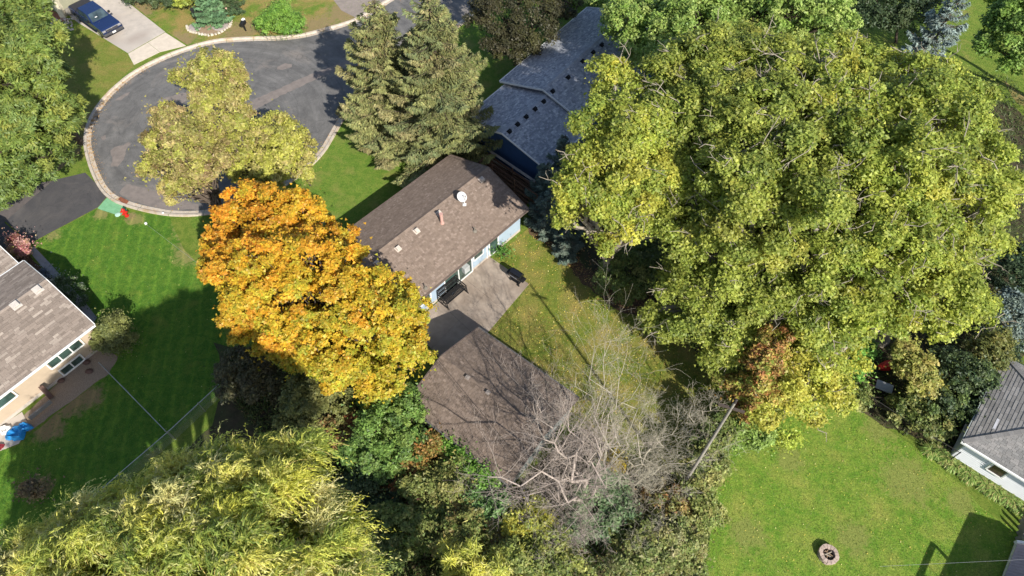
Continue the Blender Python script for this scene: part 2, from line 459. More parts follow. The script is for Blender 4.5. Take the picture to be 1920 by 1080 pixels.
# road
asph = [(740, 0), (680, 37), (647, 50), (613, 60), (570, 71), (525, 76), (480, 77), (440, 79), (400, 83), (350, 97), (300, 117), (253, 143), (213, 177), (187, 210), (174, 240), (171, 267),
        (177, 297), (188, 327), (203, 353), (222, 369), (241, 377), (269, 385), (297, 391), (325, 395), (372, 395), (430, 386), (490, 364), (540, 335), (575, 307), (600, 280), (618, 250), (636, 220), (660, 187),
        (700, 156), (760, 114), (823, 70), (843, 55), (880, 26), (913, 0)]
def catmull(pts, k=4):
    P = [np.array(p, float) for p in pts]; out = []
    for i in range(len(P) - 1):
        p0 = P[max(i - 1, 0)]; p1 = P[i]; p2 = P[i + 1]; p3 = P[min(i + 2, len(P) - 1)]
        for j in range(k):
            t = j / k
            out.append(0.5 * ((2 * p1) + (-p0 + p2) * t + (2 * p0 - 5 * p1 + 4 * p2 - p3) * t * t + (-p0 + 3 * p1 - 3 * p2 + p3) * t ** 3))
    out.append(P[-1]); return out
far_a, far_b = a2(740, 0), a2(680, 37)
near_a, near_b = a2(913, 0), a2(843, 55)
wp = [far_a + (far_a - far_b) / np.linalg.norm(far_a - far_b) * 60] + [a2(*p) for p in asph] + [near_a + (near_a - near_b) / np.linalg.norm(near_a - near_b) * 60]
edge = [wp[0]] + catmull(wp[1:-1], 4) + [wp[-1]]
road_pts = [tuple(p) for p in edge]
sheet("road", None, 0.012, ASPH, world_pts=road_pts)
# worn patches and seam on the road
rd = [("worn_patch", [(410, 230), (470, 190), (520, 168), (580, 140), (640, 118), (660, 112), (664, 118), (640, 128), (585, 152), (530, 178), (480, 205), (430, 240)], ASPHW),
      ("worn_patch", [(521, 125), (535, 119), (548, 120), (546, 127), (530, 131), (520, 130)], ASPHW),
      ("worn_patch", [(206, 283), (216, 276), (232, 272), (243, 266), (245, 270), (236, 280), (234, 298), (222, 312), (208, 312), (212, 298)], ASPHW),
      ("worn_patch", [(222, 362), (238, 345), (270, 352), (300, 362), (330, 372), (372, 384), (372, 393), (325, 394), (290, 388), (245, 375)], ASPHW),
      ("worn_patch", [(290, 195), (300, 186), (330, 178), (355, 172), (350, 190), (330, 200), (310, 192)], ASPHW),
      ("worn_patch", [(214, 188), (225, 180), (245, 172), (240, 178), (226, 188)], ASPHW),
      ("worn_patch", [(190, 258), (197, 254), (200, 259), (193, 264)], ASPHW)]
for i, (n_, px, m_) in enumerate(rd):
    sheet(n_, px, 0.0165, m_, amp=0.06, step=0.25)

# kerb: separate segments, gutter + raised lip
kerb = empty("kerb", kind='structure')
E_ = np.array(edge[1:-1] + [edge[-1]]); E_ = np.vstack([E_, E_[-1:]])[:-1]
def resample(P, step):
    P = np.array(P); d = np.r_[0, np.cumsum(np.linalg.norm(np.diff(P, axis=0), axis=1))]
    n = int(d[-1] / step); t = np.linspace(0, d[-1], n + 1)
    return np.c_[np.interp(t, d, P[:, 0]), np.interp(t, d, P[:, 1])], t
RS, _t = resample([p for p in edge], 0.5)
T_ = np.gradient(RS, axis=0); T_ /= np.linalg.norm(T_, axis=1)[:, None]
Nn = np.c_[-T_[:, 1], T_[:, 0]]
ctr = a2(430, 235)
mid = len(RS) // 2
# outward = away from the road; the edge runs counter-clockwise round the bulb
sgn = 1 if np.dot(Nn[mid], RS[mid] - ctr) > 0 else -1
Nn *= sgn
DR1 = [tuple(a2(*p)) for p in [(248, 128), (352, 92), (358, 70), (235, 90)]]
DR2 = [tuple(a2(*p)) for p in [(155, 305), (195, 385), (215, 385), (172, 300)]]
i = 0
kr = random.Random(3)
while i < len(RS) - 5:
    if RS[i][1] > 95: i += 5; continue
    L_ = 5
    mb = MB()
    for k in range(i, i + L_):
        a_, b_ = RS[k], RS[k + 1]; na, nb = Nn[k], Nn[k + 1]
        sh = 0.0
        if k == i: a_ = a_ + (b_ - a_) * 0.03
        if k == i + L_ - 1: b_ = b_ - (b_ - a_) * 0.03
        low = inside(DR1, np.array([a_]))[0] or inside(DR2, np.array([a_]))[0]
        hgt = 0.035 if low else 0.13
        prof = [(0.0, 0.016), (0.32, 0.022), (0.38, hgt), (0.56, hgt + 0.01), (0.58, -0.05)]
        for q in range(len(prof) - 1):
            (o1, z1), (o2, z2) = prof[q], prof[q + 1]
            mb.poly([(*(a_ + na * o1), z1), (*(b_ + nb * o1), z1), (*(b_ + nb * o2), z2), (*(a_ + na * o2), z2)])
    mb.build("kerb_stone", KERB, kerb)
    i += L_

# concrete driveway of the far house: slabs
drive = empty("driveway", kind='structure')
def slab(px, z=0.02, mat=CONC, parent=None, gap=0.02, name="slab", th=0.1):
    P = [a2(*p) for p in px]; c_ = sum(P) / len(P)
    P = [p + (c_ - p) / np.linalg.norm(c_ - p) * gap for p in P]
    return sheet(name, None, z, mat, world_pts=[tuple(p) for p in P], thick=th, parent=parent)[0]
slab([(147, 43), (240, 100), (310, 60), (262, 22)], parent=drive)
slab([(262, 22), (147, 43), (80, -10), (110, -50), (170, -52)], parent=drive)
slab([(240, 101), (251, 122), (300, 98), (277, 80)], 0.024, rough_mat("clean_concrete", (0.62, 0.54, 0.44), (0.5, 0.43, 0.35), 2, 0.9, 0.2), drive)
slab([(277, 80), (300, 98), (349, 86), (310, 61)], 0.024, bpy.data.materials["clean_concrete"], drive)
drive2 = empty("driveway_asphalt", kind='structure')
slab([(100, 338), (160, 324), (203, 366), (183, 389), (57, 456), (10, 415)], 0.014, ASPHD, drive2, 0.0, "panel", 0.02)
slab([(33, 350), (98, 339), (8, 417), (-70, 470), (-90, 420)], 0.017, rough_mat("old_asphalt", (0.13, 0.11, 0.105), (0.085, 0.075, 0.07), 2.5, 0.9, 0.4), drive2, 0.0, "panel", 0.02)
slab([(8, 417), (56, 457), (35, 470), (-40, 500), (-70, 470)], 0.014, ASPHD, drive2, 0.0, "panel", 0.02)
walk = empty("front_path", kind='structure')
wl = [(53, 470), (64, 462)], [(85, 507), (96, 496)], [(118, 543), (129, 533)], [(150, 580), (161, 568)], [(174, 608), (182, 596)]
PATHC = rough_mat("path_concrete", (0.36, 0.35, 0.36), (0.27, 0.26, 0.27), 2, 0.9, 0.2)
for k in range(4):
    slab([wl[k][0], wl[k][1], wl[k + 1][1], wl[k + 1][0]], 0.03, PATHC, walk)
sheet("seeded_patch", [(201, 371), (220, 373), (236, 386), (240, 396), (226, 404), (215, 402), (182, 391)], 0.014, SEED, amp=0.04, step=0.3)
sheet("gravel_strip", [(160, 657), (190, 650), (222, 668), (205, 700), (150, 740), (100, 776), (55, 810), (35, 788), (90, 738)], 0.010, GRAVEL, amp=0.05, step=0.3)
patio2 = empty("side_patio", kind='structure')
slab([(-60, 850), (0, 800), (42, 772), (56, 800), (36, 832), (0, 846), (-40, 870)], 0.03, CONC, patio2)
patio = empty("patio", kind='structure')
# the patio is poured in four bays
pA, pB, pC, pD = a2(770, 612), a2(917, 481), a2(992, 533), a2(850, 700)
def lerp(a_, b_, t): return a_ + (b_ - a_) * t
for (u0, u1) in ((0, 0.34), (0.34, 0.67), (0.67, 1)):
    for (v0, v1) in ((0, 0.5), (0.5, 1)):
        q = [lerp(lerp(pA, pB, u), lerp(pD, pC, u), v) for u, v in ((u0, v0), (u1, v0), (u1, v1), (u0, v1))]
        cc = sum(q) / 4; q = [tuple(p + (cc - p) / np.linalg.norm(cc - p) * 0.008) for p in q]
        sheet("slab", None, 0.05, CONCP, world_pts=q, thick=0.08, parent=patio)
drv = empty("side_driveway", kind='structure')
slab([(846, 235), (884, 222), (945, 300), (925, 320), (852, 280), (838, 262)], 0.02, rough_mat("stained_concrete", (0.25, 0.22, 0.2), (0.17, 0.15, 0.135), 1.5, 0.9, 0.3), drv)
far_drive = empty("far_driveway", kind='structure')
slab([(625, 0), (640, 20), (672, 36), (700, 20), (735, -5), (700, -50), (610, -50)], 0.02, rough_mat("worn_drive", (0.3, 0.25, 0.22), (0.2, 0.17, 0.15), 1.5, 0.9, 0.3), far_drive)
sheet("dirt_track", [(1880, 150), (1925, 185), (2100, 300), (2100, 330), (1900, 185)], 0.016, GRASSD, amp=0.1)

# ------------------------------------------------------------------ houses
def shingle_face(mb, o, u, up, L, S, cols, weights, expo=0.17, tab=0.32, ulim=None, r=None, lift=0.018, nrm=None):
    """o lower corner, u unit along the eave, up unit up the slope"""
    r = r or random.Random(5)
    n = nrm
    rows = int(math.ceil(S / expo))
    for k in range(rows):
        s0 = k * expo; s1 = min(S, s0 + expo)
        lo, hi = (0, L) if ulim is None else ulim(s0 + expo * 0.3)
        if hi - lo < 0.1: continue
        x = lo - r.random() * tab
        while x < hi:
            w = tab * r.choice((0.6, 0.8, 1.0, 1.2, 1.5))
            x0, x1 = max(x, lo), min(x + w, hi)
            x += w
            if x1 - x0 < 0.03: continue
            c = r.choices(cols, weights)[0]; f = r.uniform(0.88, 1.1)
            c = tuple(v * f for v in c)
            h = lift * r.uniform(0.8, 1.3)
            g_ = 0.006
            p0 = o + u * (x0 + g_) + up * s0; p1 = o + u * (x1 - g_) + up * s0
            p2 = o + u * (x1 - g_) + up * s1; p3 = o + u * (x0 + g_) + up * s1
            a_, b_ = p0 + n * h, p1 + n * h
            mb.poly([a_, b_, p2 + n * 0.003, p3 + n * 0.003], c)
            mb.poly([p0 - n * 0.004, p1 - n * 0.004, b_, a_], tuple(v * 0.6 for v in c))


def gable_house(root, N, uang, L, W, ze, zr, cols, wts, over=0.45, wallmat=BLUESID, rakem=WHITE, tab=0.2, expo=0.14, seed=1, end_over=0.35, siding=(), base_mat=None, gut=WHITE):
    """N: roof corner (x,y); house runs L along u, W along v (v = u rotated -90)"""
    ua = math.radians(uang)
    u = Vector((math.cos(ua), math.sin(ua), 0)); v = Vector((math.sin(ua), -math.cos(ua), 0))
    N = Vector((N[0], N[1], 0))
    def P(a_, b_, z): return N + u * a_ + v * b_ + Vector((0, 0, z))
    zc = ze - 0.12                                  # underside
    w0, w1, l0, l1 = over, W - over, end_over, L - end_over
    rise = zr - ze
    # walls (closed prism with gables)
    mb = MB(); zz = lambda b_: ze - 0.14 + rise * (1 - abs(b_ - W / 2) / (W / 2))
    ring = [(l0, w0), (l1, w0), (l1, w1), (l0, w1)]
    mb.poly([P(l0, w0, 0), P(l1, w0, 0), P(l1, w0, zz(w0)), P(l0, w0, zz(w0))][::-1])
    mb.poly([P(l1, w1, 0), P(l0, w1, 0), P(l0, w1, zz(w1)), P(l1, w1, zz(w1))][::-1])
    for l in (l0, l1):
        q = [P(l, w0, 0), P(l, w1, 0), P(l, w1, zz(w1)), P(l, W / 2, zz(W / 2)), P(l, w0, zz(w0))]
        mb.poly(q if l == l1 else q[::-1])
    mb.build("wall", wallmat, root)
    # lap siding boards on chosen walls
    for side in siding:
        nb = int((zz(w1) - 0.25) / 0.17)
        for k in range(nb):
            z0 = 0.25 + k * 0.17; z1 = z0 + 0.165
            mb = MB()
            if side == 'v1':
                a0, a1 = P(l0, w1, 0), P(l1, w1, 0); n = v
            elif side == 'v0':
                a0, a1 = P(l0, w0, 0), P(l1, w0, 0); n = -v
            elif side == 'u1':
                a0, a1 = P(l1, w0, 0), P(l1, w1, 0); n = u
            else:
                a0, a1 = P(l0, w0, 0), P(l0, w1, 0); n = -u
            zv = Vector((0, 0, 1))
            mb.hexa([a0 + n * 0.004 + zv * z0, a1 + n * 0.004 + zv * z0, a1 + n * 0.034 + zv * z0, a0 + n * 0.034 + zv * z0,
                     a0 + n * 0.004 + zv * z1, a1 + n * 0.004 + zv * z1, a1 + n * 0.010 + zv * z1, a0 + n * 0.010 + zv * z1])
            mb.build("siding_board", wallmat, root)
    if base_mat:
        mb = MB()
        for (p, q, n) in ((P(l0, w1, 0), P(l1, w1, 0), v), (P(l1, w0, 0), P(l1, w1, 0), u), (P(l0, w0, 0), P(l0, w1, 0), -u)):
            z_ = Vector((0, 0, 0.24))
            mb.hexa([p + n * .003, q + n * .003, q + n * 0.05, p + n * 0.05, p + n * .003 + z_, q + n * .003 + z_, q + n * 0.05 + z_, p + n * 0.05 + z_])
        mb.build("foundation", base_mat, root)
    # roof deck
    mb = MB()
    for s_ in (0, 1):
        b0 = 0 if s_ == 0 else W
        lo = [P(0, b0, ze - 0.02), P(L, b0, ze - 0.02), P(L, W / 2, zr - 0.02), P(0, W / 2, zr - 0.02)]
        dn = [q - Vector((0, 0, 0.14)) for q in lo]
        mb.hexa(dn + lo)
    rf = mb.build("roof", rough_mat("roof_deck", tuple(c * 0.5 for c in cols[0])), root)
    mb = MB(); r = random.Random(seed)
    sl_ = math.hypot(W / 2, rise)
    for s_ in (0, 1):
        if s_ == 0:
            o = P(0, 0, ze); d = v * (W / 2) + Vector((0, 0, rise))
        else:
            o = P(0, W, ze); d = -v * (W / 2) + Vector((0, 0, rise))
        up = d.normalized(); n = u.cross(up)
        if n.z < 0: n = -n
        shingle_face(mb, o, u, up, L, sl_, cols, wts, expo, tab, None, r, nrm=n)
    sh = mb.build("shingles", TINT, rf, kind="stuff")
    mb = MB(); x = 0.0                                   # ridge caps
    while x < L - 0.02:
        x1 = min(x + 0.3, L); fq = r.uniform(0.85, 1.12); c = tuple(c_ * fq for c_ in cols[0])
        for s_ in (-1, 1):
            mb.poly([P(x, W / 2, zr + 0.035), P(x1, W / 2, zr + 0.03), P(x1, W / 2 + s_ * 0.16, zr + 0.02 - 0.16 * rise / (W / 2)), P(x, W / 2 + s_ * 0.16, zr + 0.03 - 0.16 * rise / (W / 2))], c)
        x = x1
    mb.build("ridge_cap", TINT, rf)
    # rake boards and gutters
    for l in (-0.03, L + 0.03):
        mb = MB()
        for b0 in (0, W):
            mb.beam(P(l, b0, ze - 0.06), P(l, W / 2, zr - 0.06), 0.045, 0.16)
        mb.build("rake_board", rakem, root)
    for b0, n in ((-0.06, -1), (W + 0.06, 1)):
        mb = MB(); mb.beam(P(0, b0, ze - 0.06), P(L, b0, ze - 0.06), 0.10, 0.11)
        mb.build("gutter", gut, root)
    return P, u, v, rise


def roof_box_vent(root, P, a_, b_, W, ze, rise, mat, size=0.34, name="roof_vent"):
    z = ze + rise * (1 - abs(b_ - W / 2) / (W / 2))
    c_ = P(a_, b_, z); sg = 1 if b_ > W / 2 else -1
    v = (P(0, 1, 0) - P(0, 0, 0)); u = (P(1, 0, 0) - P(0, 0, 0))
    dn = (v * sg + Vector((0, 0, -rise / (W / 2)))).normalized(); n = u.cross(dn)
    if n.z < 0: n = -n
    M = Matrix((( u.x, dn.x, n.x, c_.x), (u.y, dn.y, n.y, c_.y), (u.z, dn.z, n.z, c_.z), (0, 0, 0, 1)))
    mb = MB(); mb.box(0, 0, 0.02, size * 1.35, size * 1.35, 0.03, M)
    mb.box(0, 0, 0.11, size * 0.8, size * 0.8, 0.17, M)
    mb.box(0, 0, 0.205, size, size, 0.04, M, top=0.86)
    return mb.build(name, mat, root, bevel=0.006)


def pipe_on_roof(root, P, a_, b_, W, ze, rise, mat, h=0.35, r=0.05, name="vent_pipe", boot=True):
    z = ze + rise * (1 - abs(b_ - W / 2) / (W / 2)); c_ = P(a_, b_, z)
    mb = MB()
    if boot: mb.lathe([(0.16, -0.05), (0.15, 0.05), (r + 0.02, 0.12)], 10, Matrix.Translation(c_))
    mb.tube(c_ + Vector((0, 0, -0.05)), c_ + Vector((0, 0, h)), r, r, 10)
    mb.tube(c_ + Vector((0, 0, h - 0.02)), c_ + Vector((0, 0, h + 0.02)), r * 1.25, r * 1.25, 10)
    return mb.build(name, mat, root)


def window(root, P, a_, z0, w, h, W, n, panes=1, label=None, base_off=0.035, b_=None, frame=WHITE, gmat=GLASS, mull='v'):
    """window on the v1 wall at wall line b_"""
    u = (P(1, 0, 0) - P(0, 0, 0)); zv = Vector((0, 0, 1))
    o = P(a_, b_, z0)
    fr = MB(); t = 0.08; d0, d1 = base_off * 0.2, base_off + 0.04
    def bx(x0, x1, y0, y1, e0, e1, mb):
        mb.hexa([o + u * x0 + n * e0 + zv * y0, o + u * x1 + n * e0 + zv * y0, o + u * x1 + n * e1 + zv * y0, o + u * x0 + n * e1 + zv * y0,
                 o + u * x0 + n * e0 + zv * y1, o + u * x1 + n * e0 + zv * y1, o + u * x1 + n * e1 + zv * y1, o + u * x0 + n * e1 + zv * y1])
    bx(0, w, -t, 0, d0, d1 + 0.03, fr); bx(0, w, h, h + t, d0, d1, fr)
    bx(-t, 0, -t, h + t, d0, d1, fr); bx(w, w + t, -t, h + t, d0, d1, fr)
    for k in range(1, panes): bx(w * k / panes - t * 0.45, w * k / panes + t * 0.45, 0, h, d0, d1 - 0.006, fr)
    win = fr.build("window", frame, root, label=label)
    for k in range(panes):
        pm = MB(); e = 0.05
        bx(w * k / panes + e, w * (k + 1) / panes - e, 0.002, h - 0.002, d1 - 0.036, d1 - 0.02, pm)
        pm.build("pane", gmat, win)
    return win


BR = [(0.262, 0.20, 0.16), (0.29, 0.222, 0.18), (0.235, 0.178, 0.143), (0.325, 0.252, 0.206)]
BRW = [5, 3, 3, 1]
# --- main house
mroot = empty("house", at(800, 440), label="long brown shingled bungalow with pale blue siding in the middle beside the patio", cat="house")
mroot_l = mroot.location.copy(); mroot.location = (0, 0, 0)
uM = 47.2
Nn_ = at(845.6, 290.6, 2.6); En_ = at(984.4, 396, 2.6)
ua = math.radians(uM); Lm = 14.8
Nc = Nn_[:2] - np.array((math.cos(ua), math.sin(ua))) * Lm
Pm, um, vm, rm = gable_house(mroot, Nc, uM, Lm, 8.0, 2.6, 4.05, BR, BRW, over=0.5, wallmat=BLUESID, seed=3, siding=('v1', 'u1'), base_mat=CONC, rakem=rough_mat("brown_rake", (0.2, 0.15, 0.12)), gut=rough_mat("brown_gutter", (0.16, 0.12, 0.1)))
def rfc(P, u, v, O, px, z):
    q = at(px[0], px[1], z); d = Vector((q[0], q[1], 0)) - Vector((P(0, 0, 0).x, P(0, 0, 0).y, 0))
    return d.dot(u), d.dot(v)
for px in ((883, 362 - 4), (823, 400), (781, 433), (746, 465), (706, 493)):
    a_, b_ = rfc(Pm, um, vm, 0, px, 3.9)
    if px[0] == 883: px = (903, 337); a_, b_ = rfc(Pm, um, vm, 0, px, 3.9)
    roof_box_vent(mroot, Pm, a_, max(b_, 4.4), 8.0, 2.6, rm, rough_mat("pale_vent", (0.55, 0.48, 0.42)), 0.3)
a_, b_ = rfc(Pm, um, vm, 0, (829, 419), 3.6)
pipe_on_roof(mroot, Pm, a_, b_, 8.0, 2.6, rm, rough_mat("salmon_flue", (0.55, 0.33, 0.28)), 0.95, 0.11, "flue_pipe")
for px in ((890, 432), (799, 536)):
    a_, b_ = rfc(Pm, um, vm, 0, px, 3.1)
    pipe_on_roof(mroot, Pm, a_, min(b_, 7.7), 8.0, 2.6, rm, rough_mat("grey_pipe", (0.2, 0.18, 0.15)), 0.35, 0.04)
# satellite dish on its arm (sits on the roof, a thing of its own)
dz = 3.7; dp = Vector(at(871, 384, dz))
droot = empty("satellite_dish", dp, label="white satellite dish near the ridge of the middle brown roof", cat="satellite dish")
mb = MB(); mb.box(0, 0, 0.02, 0.25, 0.25, 0.04); mb.tube((0, 0, 0), (0.0, 0.0, 0.45), 0.03); mb.tube((0, 0, 0.45), (-0.12, 0.08, 0.6), 0.03)
mb.build("mast", WHITE, droot)
mb = MB()
Md = Matrix.Translation((-0.18, 0.16, 0.62)) @ Matrix.Rotation(math.radians(55), 4, 'Z') @ Matrix.Rotation(math.radians(38), 4, 'X')
mb.lathe([(0.02, 0.0), (0.16, 0.012), (0.30, 0.045), (0.38, 0.08), (0.385, 0.075), (0.30, 0.03), (0.16, -0.005), (0.02, -0.02)], 20, Md)
mb.build("reflector", rough_mat("dish_grey", (0.6, 0.6, 0.6)), droot, smooth=True)
mb = MB(); mb.tube(Md @ Vector((0, -0.36, 0.05)), Md @ Vector((0, -0.1, 0.42)), 0.015); mb.tube(Md @ Vector((0, -0.12, 0.38)), Md @ Vector((0, -0.06, 0.48)), 0.045)
mb.build("feed_arm", STEEL, droot)
# sliding door, windows, downspout on the patio side
wb = 8.0 - 0.5
def a_on_wall(P, u, px, z): q = at(px[0], px[1], z); return (Vector((q[0], q[1], 0)) - Vector((P(0, 0, 0).x, P(0, 0, 0).y, 0))).dot(u)
aD = a_on_wall(Pm, um, (828, 540), 0.2)
window(mroot, Pm, aD, 0.12, 2.6, 1.95, 8, vm, 2, "white framed sliding patio door", b_=wb)
aW = a_on_wall(Pm, um, (887, 488), 1.0)
window(mroot, Pm, aW, 1.1, 0.9, 0.8, 8, vm, 1, b_=wb)
aX = a_on_wall(Pm, um, (903, 480), 0.2)
window(mroot, Pm, aX + 0.5, 0.15, 0.85, 2.0, 8, vm, 1, "white back door with a dark pane", b_=wb)
window(mroot, Pm, aD - 2.6, 1.0, 1.2, 1.0, 8, vm, 2, b_=wb)
mb = MB(); ds = a_on_wall(Pm, um, (914, 470), 1)
mb.beam(Pm(ds, 8.0 - 0.44, 0.1), Pm(ds, 8.0 - 0.44, 2.35), 0.08); mb.beam(Pm(ds, 8.0 - 0.44, 2.35), Pm(ds, 8.03, 2.5), 0.08)
mb.build("downspout", WHITE, mroot)
mb = MB(); mb.box(0, 0, 0, 0.5, 0.35, 0.6, Matrix.Translation(Pm(aW - 1.0, 8.0 - 0.28, 1.25)) @ Matrix.Rotation(ua, 4, 'Z'))
mb.build("meter_box", rough_mat("grey_enamel", (0.4, 0.42, 0.42)), mroot, bevel=0.02)

# --- garage (gable ends face north-west and south-east)
DK = [(0.222, 0.17, 0.137), (0.246, 0.19, 0.154), (0.198, 0.151, 0.12), (0.27, 0.21, 0.172)]
groot = empty("garage", label="detached garage with dark brown shingle roof crossed by branch shadows", cat="garage")
Wg = at(761.8, 757, 2.5); Ng = at(895.9, 614.5, 2.5); Sg = at(951, 913, 2.5)
uG = -38.6; Lg = 7.9; Wd = 6.71
ug = np.array((math.cos(math.radians(uG)), math.sin(math.radians(uG))))
# N corner is the far-left end of the v=0 side; v = u rotated -90 points down-left
Pg, ugv, vg, rg = gable_house(groot, Ng[:2], uG, Lg, Wd, 2.5, 3.55, DK, BRW, over=0.35, wallmat=GREYSID, seed=8, end_over=0.3, siding=('v1', 'v0'), rakem=rough_mat("dark_rake", (0.13, 0.1, 0.09)), gut=rough_mat("grey_gutter", (0.13, 0.12, 0.115)))
for px in ((890, 694), (929, 721)):
    a_, b_ = rfc(Pg, ugv, vg, 0, px, 3.5)
    roof_box_vent(groot, Pg, a_, max(b_, Wd / 2 + 0.1), Wd, 2.5, rg, rough_mat("grey_vent", (0.27, 0.235, 0.215)), 0.2)
mb = MB()
for k in range(4):
    m2 = MB(); q0 = Pg(0.3 - 0.03, 1.0, 0.08 + k * 0.53); q1 = Pg(0.3 - 0.03, Wd - 1.0, 0.08 + k * 0.53)
    z_ = Vector((0, 0, 0.5)); n_ = -ugv * 0.04
    m2.hexa([q0, q1, q1 + n_, q0 + n_, q0 + z_, q1 + z_, q1 + n_ + z_, q0 + n_ + z_])
    if k == 0: gd = m2.build("garage_door", WHITE, groot)
    else: m2.build("door_panel", WHITE, gd)

# --- left house
LT = [(0.32, 0.262, 0.22), (0.285, 0.232, 0.193), (0.41, 0.345, 0.29), (0.255, 0.207, 0.173)]
lroot = empty("house", label="tan house with light brown shingles and white framed windows at the left edge", cat="house")
El = at(176.7, 608.4, 2.7); Nl = at(44.7, 489, 2.7)
d = El[:2] - Nl[:2]; Wl = float(np.linalg.norm(d)); vl = math.degrees(math.atan2(d[1], d[0])); uL = vl + 90
uLr = math.radians(uL); Ll = 14.0
Ncl = Nl[:2] - np.array((math.cos(uLr), math.sin(uLr))) * Ll
Pl, ul, vlv, rl = gable_house(lroot, Ncl, uL, Ll, Wl, 2.7, 4.1, LT, [5, 4, 2, 3], over=0.55, wallmat=BEIGE, seed=5, tab=0.45, expo=0.17, end_over=0.3, base_mat=CONC)
for px in ((73, 545), (32, 574)):
    a_, b_ = rfc(Pl, ul, vlv, 0, px, 3.9)
    roof_box_vent(lroot, Pl, a_, b_, Wl, 2.7, rl, rough_mat("cream_vent", (0.5, 0.46, 0.42)), 0.42)
wbl = Wl - 0.55
q = a_on_wall(Pl, ul, (98, 692), 1.5)
window(lroot, Pl, q, 1.35, 2.25, 0.85, Wl, vlv, 3, "white framed three pane window", b_=wbl)
q = a_on_wall(Pl, ul, (122, 705), 0.5)
window(lroot, Pl, q, 0.2, 1.45, 0.55, Wl, vlv, 2, "white framed basement window with two dark panes", b_=wbl)
q = a_on_wall(Pl, ul, (-12, 760), 1.5)
window(lroot, Pl, q, 1.35, 1.2, 0.9, Wl, vlv, 1, b_=wbl)
mb = MB(); q = Vector(at(85, 742, 0.35)); # brown louvre and sill board
mb.beam(Vector(at(97, 746, 0.05)), Vector(at(76, 724, 1.0)), 0.28, 0.12); mb.build("stair_stringer", rough_mat("brown_board", (0.12, 0.07, 0.055)), lroot)
mb = MB(); mb.beam(Vector(at(96, 752, 0.35)), Vector(at(55, 785, 0.35)), 0.12, 0.3); mb.build("well_wall", rough_mat("grey_board", (0.22, 0.21, 0.2)), lroot)
# garage wing of the left house (only its corner shows)
l2 = empty("house_wing", label="lower light brown roof wing with white gutter at the left edge above the tan house", cat="house wing")
c1 = at(32, 492, 2.75)
d2 = at(0, 463, 2.75)[:2] - c1[:2]; d2 /= np.linalg.norm(d2)
v2 = vl; u2r = uLr
# v axis runs with the left house; place so that its lower-right corner is c1
Ww = 7.0; Lw = 8.0
Nw = c1[:2] - np.array((math.cos(math.radians(vl)), math.sin(math.radians(vl)))) * Ww - np.array((math.cos(uLr), math.sin(uLr))) * 0.0
Nw = Nw - np.array((math.cos(uLr), math.sin(uLr))) * Lw
gable_house(l2, Nw, uL, Lw, Ww, 2.55, 3.5, LT, [5, 4, 3, 3], over=0.4, wallmat=BEIGE, seed=6, tab=0.5, expo=0.2)

# --- blue-grey house
GY = [(0.40, 0.42, 0.47), (0.49, 0.51, 0.56), (0.32, 0.34, 0.39), (0.6, 0.61, 0.64)]
yroot = empty("house", label="long navy sided house with blue grey shingle roof above the middle bungalow", cat="house")
Ny = at(937.8, 152, 3.2); uY = 52.6; Ly = 13.0; Wy = 8.6
Py, uy, vy, ry = gable_house(yroot, Ny[:2], uY, Ly, Wy, 3.2, 4.5, GY, [5, 3, 3, 1], over=0.5, wallmat=NAVYSID, seed=9, siding=('u0',), gut=WHITE)
yr2 = empty("house_wing", label="lower front wing of the navy house with a row of black roof vents", cat="house wing")
N2 = at(864.4, 226.7, 2.9); L2 = float(np.linalg.norm(at(937.8, 152, 2.9)[:2] - N2[:2])) + 0.2
Py2, uy2, vy2, ry2 = gable_house(yr2, N2[:2], 51.5, L2, 8.4, 2.9, 4.05, GY, [5, 3, 3, 1], over=0.5, wallmat=NAVYSID, seed=10, siding=('u0',), gut=WHITE, base_mat=CONC)
BV = rough_mat("black_vent", (0.015, 0.016, 0.02))
for px in ((1128, 84), (1112, 98), (1092, 115), (1065, 144), (1036, 170)):
    a_, b_ = rfc(Py, uy, vy, 0, px, 4.4); roof_box_vent(yroot, Py, a_, max(b_, Wy / 2 + .35), Wy, 3.2, ry, BV, 0.26)
for px in ((1018, 190), (1002, 204), (986, 219), (970, 233), (954, 246)):
    a_, b_ = rfc(Py2, uy2, vy2, 0, px, 4.0); roof_box_vent(yr2, Py2, a_, max(b_, 4.5), 8.4, 2.9, ry2, BV, 0.26)

